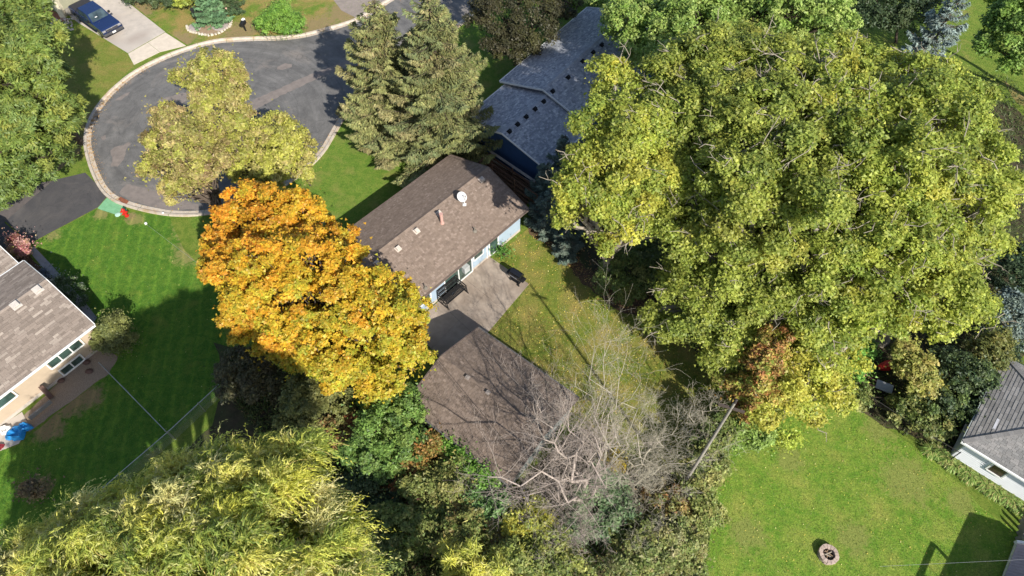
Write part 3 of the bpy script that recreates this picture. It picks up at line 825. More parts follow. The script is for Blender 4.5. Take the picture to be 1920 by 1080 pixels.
# --- white house: hipped roof
wroot = empty("house", label="white sided house with grey hipped roof at the right edge", cat="house")
A_ = Vector(at(1805.5, 827.6, 2.6)); B_ = Vector(at(1886, 667.4, 2.6))
e2 = (B_ - A_).normalized(); e1 = Vector((e2.y, -e2.x, 0)); e1.normalize()
Ws = (B_ - A_).length; Ls = 13.0; rz_ = 1.5; hipd = Ws / 2
def Q(a_, b_, z): return Vector((A_.x, A_.y, 0)) + e1 * a_ + e2 * b_ + Vector((0, 0, z))
mb = MB(); i_ = 0.4
rng_ = [(i_, i_), (Ls - i_, i_), (Ls - i_, Ws - i_), (i_, Ws - i_)]
for k in range(4):
    p, q = rng_[k], rng_[(k + 1) % 4]
    mb.poly([Q(*p, 0), Q(*q, 0), Q(*q, 2.48), Q(*p, 2.48)])
mb.build("wall", WHITESID, wroot)
for side in (0, 1):
    for k in range(13):
        z0 = 0.2 + k * 0.172; z1 = z0 + 0.168; mb = MB(); zv = Vector((0, 0, 1))
        if side == 0: a0, a1, n = Q(i_, i_, 0), Q(Ls - i_, i_, 0), -e2
        else: a0, a1, n = Q(i_, i_, 0), Q(i_, Ws - i_, 0), -e1
        mb.hexa([a0 + n * .004 + zv * z0, a1 + n * .004 + zv * z0, a1 + n * .06 + zv * z0, a0 + n * .06 + zv * z0,
                 a0 + n * .004 + zv * z1, a1 + n * .004 + zv * z1, a1 + n * .01 + zv * z1, a0 + n * .01 + zv * z1])
        mb.build("siding_board", WHITESID, wroot)
mb = MB()
mb.hexa([Q(0, 0, 2.46), Q(Ls, 0, 2.46), Q(Ls, Ws, 2.46), Q(0, Ws, 2.46), Q(0, 0, 2.58), Q(Ls, 0, 2.58), Q(Ls, Ws, 2.58), Q(0, Ws, 2.58)])
R1, R2 = Q(hipd, Ws / 2, 2.58 + rz_), Q(Ls - hipd, Ws / 2, 2.58 + rz_)
mb.poly([Q(0, 0, 2.581), Q(Ls, 0, 2.581), R2, R1]); mb.poly([Q(Ls, Ws, 2.581), Q(0, Ws, 2.581), R1, R2])
mb.poly([Q(0, Ws, 2.581), Q(0, 0, 2.581), R1]); mb.poly([Q(Ls, 0, 2.581), Q(Ls, Ws, 2.581), R2])
wrf = mb.build("roof", rough_mat("grey_roof_deck", (0.08, 0.08, 0.08)), wroot)
GG = [(0.25, 0.243, 0.235), (0.28, 0.268, 0.258), (0.22, 0.215, 0.21), (0.31, 0.295, 0.285)]
GS = [(0.38, 0.36, 0.34), (0.34, 0.32, 0.305), (0.42, 0.395, 0.375), (0.31, 0.295, 0.28)]  # shingle tones raised: light put into the hip face turned from the sun
mb = MB(); r = random.Random(4)
def hipface(o, u, inw, L, trap, cols, wt, expo, tab):
    d = inw * (Ws / 2) + Vector((0, 0, rz_)); S = d.length; up = d.normalized(); n = u.cross(up); n = n if n.z > 0 else -n
    shingle_face(mb, o, u, up, L, S, cols, wt, expo, tab, lambda s_: (s_ / S * hipd, L - s_ / S * hipd), r, nrm=n)
hipface(Q(0, 0, 2.6), e1, e2, Ls, 1, GG, [4, 3, 2, 1], 0.15, 0.3)
hipface(Q(Ls, Ws, 2.6), -e1, -e2, Ls, 1, GG, [4, 3, 2, 1], 0.15, 0.3)
hipface(Q(0, Ws, 2.6), -e2, e1, Ws, 0, GS, [3, 3, 2, 2], 0.2, 0.5)
mb.build("shingles", TINT, wrf, kind="stuff")
mb = MB()
for c0 in (Q(0, 0, 2.62), Q(0, Ws, 2.62)):
    dv = (R1 + Vector((0, 0, 0.04)) - c0); n = int(dv.length / 0.3)
    for k in range(n):
        fq = r.uniform(0.85, 1.1); c = tuple(v_ * fq for v_ in GG[1])
        mb.beam(c0 + dv * (k / n), c0 + dv * ((k + 1.05) / n), 0.26, 0.03, tint=c)
mb.beam(R1 + Vector((0, 0, .03)), R2 + Vector((0, 0, .03)), 0.26, 0.03, tint=GG[1])
mb.build("hip_cap", TINT, wrf)
mb = MB(); mb.beam(Q(-0.05, -0.06, 2.53), Q(Ls, -0.06, 2.53), 0.11, 0.12); mb.build("gutter", WHITE, wroot)
mb = MB(); mb.beam(Q(-0.06, -0.0, 2.53), Q(-0.06, Ws, 2.53), 0.05, 0.12); mb.build("fascia", GREYSID, wroot)
mb = MB(); p = Vector(at(1867, 795, 3.35)); mb.box(0, 0, 0, 0.75, 0.14, 0.1, Matrix.Translation(p) @ Matrix.Rotation(math.atan2(e2.y, e2.x), 4, 'Z') @ Matrix.Rotation(0.0, 4, 'Y'))
mb.build("flashing_strip", rough_mat("mill_metal", (0.45, 0.45, 0.48)), wroot)
PW = lambda a_, b_, z: Q(a_, b_, z)
aw = (Vector(at(1872, 886, 1.6)) - A_).dot(e1)
window(wroot, PW, aw - 0.45, 1.15, 0.8, 0.75, Ws, -e2, 1, "small white framed window with dark pane", base_off=0.075, b_=i_, gmat=glass_mat("dark_glass", (0.03, 0.02, 0.018)))
mb = MB()
for k in range(4):
    m2 = MB(); m2.box(0, 0, 0, 0.05, 0.03, 0.05, Matrix.Translation(Q(aw - 0.75 - 0.0 * k, i_ - 0.05, 1.2 + 0.2 * k))); m2.build("hook", BLACK, wroot)
# white house wing beyond the frame, casts the big shadow on the lawn
cs = at(1820, 962); k_ = 3.0 / math.tan(math.radians(SUN_EL)); az = math.radians(SUN_AZ)
cst = Vector((cs[0] + k_ * math.cos(az), cs[1] + k_ * math.sin(az), 0))
wr2 = empty("house_wing", label="rear wing of the white house past the right bottom corner", cat="house wing")
an2 = math.degrees(math.atan2(-e2.y, -e2.x))
dirl = at(1765, 1080)[:2] - cs[:2]; dirl /= np.linalg.norm(dirl)
ulw = math.degrees(math.atan2(dirl[1], dirl[0]))
# u along the lawn edge of the wing, v rotated -90 from u points away from the lawn if flipped
Lwg = 10.0; Wwg = 6.0
ur = math.radians(ulw); vv_ = np.array((math.sin(ur), -math.cos(ur)))
if np.dot(vv_, np.array((1.0, -0.2))) < 0:
    # go the other way round
    st = np.array((cst.x, cst.y)) + dirl * Lwg
    gable_house(wr2, st, ulw + 180, Lwg, Wwg, 3.0, 4.2, GG, [4, 3, 2, 1], over=0.3, wallmat=WHITESID, seed=12, tab=0.4, expo=0.3)
else:
    gable_house(wr2, (cst.x, cst.y), ulw, Lwg, Wwg, 3.0, 4.2, GG, [4, 3, 2, 1], over=0.3, wallmat=WHITESID, seed=12, tab=0.4, expo=0.3)

# deck at the right bottom corner
dk = empty("deck", label="low weathered deck with white rim board in the bottom right corner", cat="deck")
d0, d1, d2_, d3 = at(1908, 1018, 0.45), at(1880, 1090, 0.45), at(2010, 1130, 0.45), at(2010, 1040, 0.45)
nb = 14
for k in range(nb):
    t0, t1 = k / nb, (k + 0.94) / nb; m2 = MB()
    q = [lerp(d0, d1, t0), lerp(d3, d2_, t0), lerp(d3, d2_, t1), lerp(d0, d1, t1)]
    m2.hexa([p - np.array((0, 0, .04)) for p in q][::-1] + [p for p in q][::-1]); m2.build("board", rough_mat("pink_grey_board", (0.42, 0.34, 0.33), (0.33, 0.27, 0.26)) if k == 0 else bpy.data.materials["pink_grey_board"], dk)
mb = MB(); mb.beam(at(1904, 1016, 0.5), at(2010, 1030, 0.5), 0.14, 0.28); mb.beam(at(1906, 1018, 0.28), at(1878, 1092, 0.28), 0.05, 0.3); mb.build("rim_board", WHITE, dk)
pk = empty("plank_screen", label="short grey plank screen standing above the deck corner", cat="screen")
for k in range(5):
    m2 = MB(); p = lerp(at(1915, 968), at(1905, 1012), k / 4); m2.box(p[0], p[1], 0.4, 0.05, 0.26, 0.8); m2.build("plank", POLEW, pk)

# house at the top left corner
tr = empty("house", label="olive sided house corner with cream trim at the top left", cat="house")
mb = MB()
wpt = [at(107, -8), at(120, 32), at(96, 18), at(60, -20)]
q0, q1, q2 = at(119, 30), at(84, 9), at(104, -60)
OL = rough_mat("olive_siding", (0.3, 0.29, 0.2), (0.24, 0.235, 0.165)); CR = rough_mat("cream_trim", (0.74, 0.66, 0.48))
def vwall(mb, p, q, z0, z1, th=0.2, inw=None):
    p, q = Vector(p), Vector(q); n = (q - p).cross(Vector((0, 0, 1))).normalized() * th; z0v, z1v = Vector((0, 0, z0)), Vector((0, 0, z1))
    mb.hexa([p + z0v, q + z0v, q + n + z0v, p + n + z0v, p + z1v, q + z1v, q + n + z1v, p + n + z1v])
cW = np.array(q0); dW = np.array(q1) - cW; dW /= np.linalg.norm(dW); dV = np.array((dW[1], -dW[0], 0)); dV = dV if dV[1] > 0 else -dV
c1_ = cW + dW * 6; c2_ = cW + dV * 9; c3_ = c1_ + dV * 9
for p, q in ((cW, c1_), (cW, c2_), (c1_, c3_), (c2_, c3_)): vwall(mb, p, q, 0, 2.5)
mb.build("wall", OL, tr)
mb = MB(); mb.beam(Vector(cW) + Vector((0.1, -.1, 0)), Vector(cW) + Vector((0.1, -.1, 2.5)), 0.5, 0.5); mb.build("corner_trim", CR, tr)
mb = MB(); zt = 2.5
P8 = [Vector(c) + Vector((0, 0, zt)) for c in (cW + (-dW - dV) * .3, c1_ + (dW - dV) * .3, c3_ + (dW + dV) * .3, c2_ + (dV - dW) * .3)]
mb.hexa(P8 + [p + Vector((0, 0, .15)) for p in P8]); mb.build("roof", rough_mat("tl_roof", (0.2, 0.17, 0.15)), tr)
sheet("brick_paving", [(88, 14), (120, 32), (128, 38), (112, 42), (84, 26), (80, 18)], 0.03, rough_mat("red_mulch", (0.33, 0.14, 0.08), (0.2, 0.08, 0.05), 6, 0.95, 0.6))


# ------------------------------------------------------------------ vegetation tools
def unit(a_): return a_ / (np.linalg.norm(a_, axis=-1, keepdims=True) + 1e-9)


def leaves(name, P, D, N, L, W, Ccol, mat, parent=None, fold=0.18, tri=False):
    P = np.asarray(P); n = len(P)
    L = np.broadcast_to(np.asarray(L, float), (n,))[:, None]; W = np.broadcast_to(np.asarray(W, float), (n,))[:, None]
    S = unit(np.cross(D, N)); N2 = unit(np.cross(S, D))
    if tri:
        V = np.empty((n, 3, 3)); V[:, 0] = P - D * L * 0.42 + S * W * 0.5; V[:, 1] = P - D * L * 0.42 - S * W * 0.5; V[:, 2] = P + D * L * 0.58
        me = raw_mesh(name, V.reshape(-1, 3), np.arange(n * 3).reshape(-1, 3), mat, np.clip(Ccol, 0.004, 0.95))
        return link(name, me, parent)
    V = np.empty((n, 4, 3))
    V[:, 0] = P - D * L * 0.5
    V[:, 1] = P - D * L * 0.05 + S * W * 0.5 + N2 * W * fold
    V[:, 2] = P + D * L * 0.5
    V[:, 3] = P - D * L * 0.05 - S * W * 0.5 + N2 * W * fold
    b = np.arange(n)[:, None] * 4
    F = np.concatenate([b + np.array([0, 1, 2]), b + np.array([0, 2, 3])], axis=1).reshape(-1, 3)
    me = raw_mesh(name, V.reshape(-1, 3), F, mat, np.repeat(np.clip(Ccol, 0.004, 0.95), 2, axis=0))
    return link(name, me, parent)


def tubes(name, segs, mat, parent, k=4, colr=None):
    """segs list of (p0,p1,r0,r1)"""
    A = np.array([np.r_[s_[0], s_[1], s_[2], s_[3]] for s_ in segs], dtype=float)
    p, q, r0, r1 = A[:, :3], A[:, 3:6], A[:, 6:7], A[:, 7:8]
    d = unit(q - p); ref = np.where(np.abs(d[:, 2:3]) > 0.9, np.array([[1.0, 0, 0]]), np.array([[0, 0, 1.0]]))
    x = unit(np.cross(d, ref)); y = np.cross(d, x); n = len(A)
    V = np.empty((n, 2 * k, 3))
    for i in range(k):
        c_, s_ = math.cos(2 * math.pi * i / k), math.sin(2 * math.pi * i / k)
        o = x * c_ + y * s_
        V[:, i] = p + o * r0; V[:, k + i] = q + o * r1
    fs = np.array([(i, (i + 1) % k, k + (i + 1) % k, k + i) for i in range(k)])
    F = (np.arange(n)[:, None, None] * 2 * k + fs[None]).reshape(-1, 4)
    return link(name, raw_mesh(name, V.reshape(-1, 3), F, mat, smooth=True), parent)


def curve_seg(segs, p, q, r0, r1, n=5, sag=0.0, wob=0.15, R=random):
    p, q = np.array(p, float), np.array(q, float); L = np.linalg.norm(q - p); pts = []
    for i in range(n + 1):
        t = i / n; c_ = p + (q - p) * t
        w = math.sin(math.pi * t) * L * wob * 0.5
        c_ = c_ + np.array((R.uniform(-w, w), R.uniform(-w, w), math.sin(math.pi * t) * sag * L + R.uniform(-w, w) * 0.3)) * (0 if i in (0, n) else 1)
        pts.append(c_)
    for i in range(n):
        t0, t1 = i / n, (i + 1) / n
        segs.append((pts[i], pts[i + 1], r0 + (r1 - r0) * t0, r0 + (r1 - r0) * t1))
    return pts


def pick(pal, w, n, g):
    pal = np.array(pal); i = g.choice(len(pal), n, p=np.array(w) / sum(w)); return pal[i]


def crown_tree(name, label, cat, base, lobes, leaf=(0.2, 0.15), nleaf=40000, rc=(0.55, 1.0), pal=None, wts=None, colfn=None, seed=1, trunk_r=0.25,
               bark=None, group=None, inner=0.12, flat=0.85, sprig=False, gaps=0.25, mat=None, twigs=0, twmat=None, below=-0.35, cjit=0.22, subr=(0.28, 0.45), hfork=0.35, split=0, tri=True):
    g = np.random.default_rng(seed); R = random.Random(seed); bark = bark or BARK; mat = mat or LEAF
    base = np.array((base[0], base[1], 0.0))
    root = empty(name, base, label=label, cat=cat, group=group)
    LB = [(at(px, py, z) - base, r, zr) for (px, py, z, r, *o) in lobes for zr in [o[0] if o else flat]]
    if split:
        LB2 = []
        for (c_, r, zr) in LB:
            LB2.append((c_, r * 0.74, zr))
            for _ in range(split):
                d_ = unit(g.normal(size=3) + np.array((0, 0, 0.55))); rs_ = r * g.uniform(0.3, 0.5)
                LB2.append((c_ + d_ * np.array((1, 1, zr)) * r * g.uniform(0.6, 0.85), rs_, 0.8))
        LBJ, LB = LB, LB2
    CL = []; OUT = []; RC = []; LI = []
    for li, (c_, r, zr) in enumerate(LB):
        rad = np.array((r, r, r * zr))
        m_rc = 0.5 * (rc[0] + rc[1])
        K = int(4 * math.pi * r * r * 0.8 / (math.pi * m_rc ** 2) * 1.5)
        d_ = unit(g.normal(size=(K * 3, 3))); d_ = d_[d_[:, 2] > below][:K]
        p = c_ + d_ * rad * g.uniform(0.72, 1.04, (len(d_), 1))
        keep = g.random(len(d_)) > gaps
        for lj, (c2, r2, z2) in enumerate(LB):
            if lj != li:
                q = (p - c2) / np.array((r2, r2, r2 * z2)); keep &= np.linalg.norm(q, axis=1) > 0.8
        keep &= (p[:, 2] > 0.25)
        CL.append(p[keep]); OUT.append(d_[keep]); RC.append(g.uniform(rc[0], rc[1], keep.sum())); LI.append(np.full(keep.sum(), li))
    CL = np.concatenate(CL); OUT = np.concatenate(OUT); RC = np.concatenate(RC); LI = np.concatenate(LI)
    # sub clumps
    sub_n = np.maximum(3, (RC ** 2 / (0.36 ** 2) * 3.2)).astype(int)
    idx = np.repeat(np.arange(len(CL)), sub_n); ns = len(idx)
    sd_ = unit(g.normal(size=(ns, 3)) + OUT[idx] * 0.9 + np.array((0, 0, 0.5)))
    SP = CL[idx] + sd_ * (RC[idx] * g.uniform(0.6, 1.0, ns))[:, None] * np.array((1, 1, 0.75))
    per = max(3, int(nleaf * (1 - inner) / max(ns, 1)))
    i2 = np.repeat(np.arange(ns), per); n = len(i2)
    rs = g.uniform(subr[0], subr[1], ns)[i2]
    ld = unit(g.normal(size=(n, 3)))
    lp = SP[i2] + ld * (rs * g.random(n) ** 0.5)[:, None] * np.array((1, 1, 0.6))
    nn = unit(sd_[i2] * 0.55 + np.array((0, 0, 0.65)) + g.normal(size=(n, 3)) * 0.42)
    if sprig:
        D = unit(ld + sd_[i2] * 0.5 + g.normal(size=(n, 3)) * 0.2)
    else:
        D = g.normal(size=(n, 3))
    D = unit(D - nn * np.sum(D * nn, axis=1, keepdims=True))
    # inner filler
    ni = int(nleaf * inner); j = g.integers(0, len(CL), ni)
    pin = CL[j] + (np.array([LB[k][0] for k in LI[j]]) - CL[j]) * g.uniform(0.05, 0.55, (ni, 1)) + g.normal(size=(ni, 3)) * 0.4
    nin = unit(g.normal(size=(ni, 3)) + np.array((0, 0, 0.8))); Din = unit(np.cross(nin, g.normal(size=(ni, 3))))
    Pl_ = np.concatenate([lp, pin]); Nl_ = np.concatenate([nn, nin]); Dl_ = np.concatenate([D, Din])
    cc = np.concatenate([idx[i2], j]); subc = np.concatenate([i2, g.integers(0, ns, ni)])
    nt_ = len(Pl_)
    if colfn is not None:
        col = colfn(Pl_ + base, cc, len(CL), g, (CL + base))
    else:
        cb = pick(pal, wts, len(CL), g)[cc]; cs_ = pick(pal, wts, ns, g)[subc]; cl_ = pick(pal, wts, nt_, g)
        col = cb * 0.4 + cs_ * 0.25 + cl_ * 0.35
    col = col * (1 + g.normal(size=(nt_, 1)) * cjit * 0.6) * (1 + g.normal(size=(len(CL), 1)) * cjit * 0.35)[cc]
    keep = Pl_[:, 2] > 0.03
    sz = g.uniform(0.7, 1.25, nt_)
    leaves("crown", Pl_[keep], Dl_[keep], Nl_[keep], (leaf[0] * sz)[keep], (leaf[1] * sz)[keep], col[keep], mat, root, tri=tri)
    # trunk, limbs, branches
    segs = []
    top = max(LB, key=lambda l: l[0][2] + l[1])[0]
    mc = sum(l[0] for l in LB) / len(LB)
    if trunk_r > 0:
        fork = np.array((mc[0] * 0.15, mc[1] * 0.15, max(0.3, hfork * mc[2])))
        curve_seg(segs, (0, 0, -0.1), fork, trunk_r, trunk_r * 0.8, 4, 0, 0.06, R)
        joints = {}
        for li, (c_, r, zr) in enumerate(LB):
            tgt = c_ - np.array((0, 0, r * zr * 0.3))
            pts = curve_seg(segs, fork, tgt, trunk_r * 0.55, trunk_r * 0.22, 6, 0.06, 0.14, R)
            joints[li] = pts
        for ci in range(len(CL)):
            pts = joints[LI[ci]]; s_ = pts[R.choice((3, 4, 5, 6))]
            if R.random() < (0.5 if trunk_r > 0.1 else 0.25):
                curve_seg(segs, s_, CL[ci], trunk_r * 0.13 + 0.012, 0.012, 3, 0.05, 0.2, R)
        tubes("trunk", segs, bark, root, 6 if trunk_r > 0.1 else 3)
        if twigs:
            ts = []
            for q in range(twigs):
                ci = R.randrange(len(CL)); p = CL[ci] + OUT[ci] * RC[ci] * 0.6
                d_ = unit(OUT[ci] * 0.5 + g.normal(size=3) * 0.8 + np.array((0, 0, .25)))
                q_ = p + d_ * R.uniform(0.7, 1.7)
                pp = curve_seg(ts, p - d_ * 0.5, q_, 0.038, 0.014, 4, 0.08, 0.3, R)
                for _ in range(2):
                    s_ = pp[R.choice((2, 3))]
                    curve_seg(ts, s_, s_ + unit(d_ + g.normal(size=3) * 0.7) * R.uniform(.3, .8), 0.018, 0.008, 3, 0, .25, R)
            tubes("dead_twigs", ts, twmat or BARKP, root, 4)["kind"] = "stuff"
    return root


def spruce(name, label, base, h, R0, seed, pal, wts, n=40000, group=None, z0=0.8, lean=0.0, dens=1.0, cones=True, dead=0.0):
    g = np.random.default_rng(seed); R = random.Random(seed)
    base = np.array((base[0], base[1], 0.0)); root = empty(name, base, label=label, cat="spruce tree" if "spruce" in name else "tree", group=group)
    segs = []; curve_seg(segs, (0, 0, -0.1), (0, 0, h), 0.022 * h, 0.02, 8, 0, 0.01, R)
    P = []; D = []; N = []; Cc = []; wt = []
    z = z0; br = []
    while z < h - 0.15:
        t = (z - z0) / (h - z0); Rm = R0 * (1 - t) ** 0.55 * (0.55 + 0.45 * min(1, (t + 0.06) * 8))
        nb = int(5 + 5 * (1 - t))
        for k in range(nb):
            az_ = R.uniform(0, 2 * math.pi); L = Rm * R.uniform(0.55, 1.12) * (1 + 0.2 * math.sin(az_ * 3 + z * 0.9 + seed))
            br.append((z + R.uniform(-.12, .12), az_, max(0.25, L), t))
        z += 0.33 * R.uniform(0.8, 1.2) / dens
    tot = sum(b[2] ** 1.5 for b in br)
    for (z, az_, L, t) in br:
        dirh = np.array((math.cos(az_), math.sin(az_), 0)); side = np.array((-dirh[1], dirh[0], 0))
        dr = 0.18 + 0.25 * (1 - t)
        m = max(12, int(n * L ** 1.5 / tot)); s_ = 1 - g.random(m) ** 1.6 * 0.9
        def cv(s_): return dirh * (L * s_)[:, None] + np.array((0, 0, 1.0)) * (z + L * (0.15 * s_ - dr * s_ ** 1.5 * 1.1 + 0.32 * s_ ** 4))[:, None]
        c_ = cv(s_); wdt = 0.36 * L * (1 - 0.75 * s_) * np.minimum(1, s_ * 2.2) + 0.08
        off = g.uniform(-1, 1, m); c_ = c_ + side * (off * wdt)[:, None] - np.array((0, 0, 1.0)) * (np.abs(off) * wdt * 0.35 + g.random(m) * 0.14)[:, None]
        d_ = unit(dirh * 0.8 + side * off[:, None] * 1.3 + g.normal(size=(m, 3)) * 0.35 - np.array((0, 0, 0.2)))
        P.append(c_); D.append(d_); N.append(unit(np.array((0, 0, 1.0)) + g.normal(size=(m, 3)) * 0.45))
        cb = np.array(R.choices(pal, wts)[0]); cl = pick(pal, wts, m, g)
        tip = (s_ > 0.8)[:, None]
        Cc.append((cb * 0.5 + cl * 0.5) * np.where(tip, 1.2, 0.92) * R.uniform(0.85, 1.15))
        e_ = cv(np.array([0.0, 0.5, 1.0]))
        segs.append((e_[0], e_[1], 0.03, 0.02)); segs.append((e_[1], e_[2], 0.02, 0.006))
    P = np.concatenate(P); D = np.concatenate(D); N = np.concatenate(N); Cc = np.concatenate(Cc)
    m = len(P); sz = g.uniform(0.7, 1.3, m)
    Cc = Cc * (1 + g.normal(size=(m, 1)) * 0.14)
    k = P[:, 2] > 0.05
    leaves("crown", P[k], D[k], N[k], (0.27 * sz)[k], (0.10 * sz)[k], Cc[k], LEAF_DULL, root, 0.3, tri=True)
    tubes("trunk", segs, BARK, root, 4)
    if cones:
        mm = int(260); i_ = g.integers(0, m, mm * 12); i_ = i_[(P[i_, 2] > h * 0.68)][:mm]
        dn = np.tile(np.array((0.0, 0, -1.0)), (len(i_), 1)) + g.normal(size=(len(i_), 3)) * 0.15
        leaves("cones", P[i_] + np.array((0, 0, -0.02)) + D[i_] * 0.1, unit(dn), unit(g.normal(size=(len(i_), 3))), 0.16, 0.06, np.tile((0.26, 0.16, 0.08), (len(i_), 1)), LEAF_DULL, root)["kind"] = "stuff"
    return root


def willow(name, label, base, lobes, seed, pal, wts, strands=9000, per=9):
    g = np.random.default_rng(seed); R = random.Random(seed)
    base = np.array((base[0], base[1], 0.0)); root = empty(name, base, label=label, cat="willow tree")
    LB = [(at(px, py, z) - base, r) for (px, py, z, r) in lobes]; COARSE = {k for k, l in enumerate(lobes) if l[1] > 1200}
    CLs = []
    for li, (c_, r) in enumerate(LB):
        K = int(r * r * (3 if li in COARSE else 7)) + 6; d_ = unit(g.normal(size=(K * 3, 3)) + np.array((0, 0, .15))); d_ = d_[d_[:, 2] > -0.2][:K]
        p = c_ + d_ * r * g.uniform(0.7, 1.0, (len(d_), 1)) * np.array((1, 1, 0.9)); keep = np.ones(len(p), bool)
        for lj, (c2, r2) in enumerate(LB):
            if lj != li: keep &= np.linalg.norm(p - c2, axis=1) > r2 * 0.8
        CLs += [(p[i], d_[i], li) for i in range(len(p)) if keep[i]]
    P = []; D = []; N = []; Cc = []; W = []; LL = []
    sp0 = max(3, strands // sum(1 for c in CLs if c[2] not in COARSE)); segs = []
    wind = np.array((-0.25, 0.35, 0))
    for (p, o, li) in CLs:
        sp = 6 if li in COARSE else sp0
        oh = unit(np.array((o[0], o[1], 0.12)) + g.normal(size=3) * 0.35 * np.array((1, 1, 0)))
        oh[2] = 0; oh = unit(oh)
        up0 = R.uniform(0.2, 1.0)
        cb = np.array(R.choices(pal, wts)[0]); Lc = R.uniform(0.7, 1.7)
        fan = g.normal(size=(sp, 3)) * np.array((0.75, 0.75, 0.3))
        d0 = unit(oh[None] * 0.55 + np.array((0, 0, up0 + 0.45)) + fan + wind * 0.25)
        L = Lc * g.uniform(0.5, 1.2, sp)
        st = p + g.normal(size=(sp, 3)) * 0.2
        t = np.linspace(0.08, 1, per)
        # arching path: start + d0*L*t - gravity t^2
        q = st[:, None] + d0[:, None] * (L[:, None, None] * t[None, :, None]) - np.array((0, 0, 1.0)) * (L[:, None] * 1.15 * t[None] ** 2.3)[:, :, None]
        tan = unit(d0[:, None] - np.array((0, 0, 1.0)) * (2.1 * t[None, :, None] ** 1.2))
        q = q.reshape(-1, 3); tan = tan.reshape(-1, 3); m = len(q)
        sde = unit(np.cross(tan, np.array((0, 0, 1.0)))); sg = np.where(np.arange(m) % 2 == 0, 1, -1)[:, None]
        D.append(unit(tan + sde * sg * 0.3 + g.normal(size=(m, 3)) * 0.1)); P.append(q + sde * sg * 0.025 + g.normal(size=(m, 3)) * 0.02)
        N.append(unit(np.array((0, 0, 1.0)) + g.normal(size=(m, 3)) * 0.5))
        cl = pick(pal, wts, sp, g).repeat(per, axis=0)
        tt = np.tile(t, sp)[:, None]
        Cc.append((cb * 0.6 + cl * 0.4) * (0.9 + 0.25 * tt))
        LL.append(g.uniform(0.15, 0.25, m)); W.append(np.full(m, 0.036))
        # the yellow stem of the bough
        for _ in range(1 if li in COARSE else 3):
            dd_ = unit(oh * 0.55 + np.array((0, 0, up0 + 0.45)) + g.normal(size=3) * np.array((0.75, 0.75, 0.3))); Ls = Lc * R.uniform(0.7, 1.1); pv = None
            for tt_ in (0.0, 0.3, 0.55, 0.8, 1.0):
                qq = p + dd_ * Ls * tt_ - np.array((0, 0, Ls * 1.1 * tt_ ** 2.3)) + np.array((0, 0, 0.03))
                if pv is not None: segs.append((pv, qq, 0.022 - 0.012 * tt_, 0.020 - 0.012 * tt_))
                pv = qq
    P = np.concatenate(P); D = np.concatenate(D); N = np.concatenate(N); Cc = np.concatenate(Cc); LL = np.concatenate(LL); W = np.concatenate(W)
    Cc = Cc * (1 + g.normal(size=(len(P), 1)) * 0.15)
    # inner leaves for density, crown shade put into their darker tint
    ni = len(P) // 3; wq = np.array([4.0 if c[2] in COARSE else 1.0 for c in CLs]); j = g.choice(len(CLs), ni, p=wq / wq.sum())
    pin = np.array([CLs[k][0] for k in j]); cin = np.array([LB[CLs[k][2]][0] for k in j]); pin = pin + (cin - pin) * g.uniform(0.1, 0.6, (ni, 1)) + g.normal(size=(ni, 3)) * 0.35 - np.array((0, 0, 0.5))
    P = np.concatenate([P, pin]); D = np.concatenate([D, unit(g.normal(size=(ni, 3)))]); N = np.concatenate([N, unit(g.normal(size=(ni, 3)) + np.array((0, 0, 1.)))])
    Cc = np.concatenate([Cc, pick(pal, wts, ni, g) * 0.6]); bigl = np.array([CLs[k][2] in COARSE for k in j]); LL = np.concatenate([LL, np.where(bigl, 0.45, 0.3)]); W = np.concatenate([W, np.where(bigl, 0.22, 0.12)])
    k = P[:, 2] > 0.05
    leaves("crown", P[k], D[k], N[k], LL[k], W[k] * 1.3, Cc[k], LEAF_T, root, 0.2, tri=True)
    tubes("twigs", segs, rough_mat("willow_stem", (0.62, 0.47, 0.16), (0.5, 0.38, 0.13)), root, 3)
    s2 = []; mc = sum(l[0] for l in LB) / len(LB); fork = np.array((mc[0] * .2, mc[1] * .2, 2.5)); curve_seg(s2, (0, 0, -.1), fork, 0.55, 0.45, 4, 0, 0.05, R)
    for c_, r in LB: curve_seg(s2, fork, c_, 0.3, 0.1, 6, 0.05, 0.12, R)
    tubes("trunk", s2, BARK, root, 8)
    return root


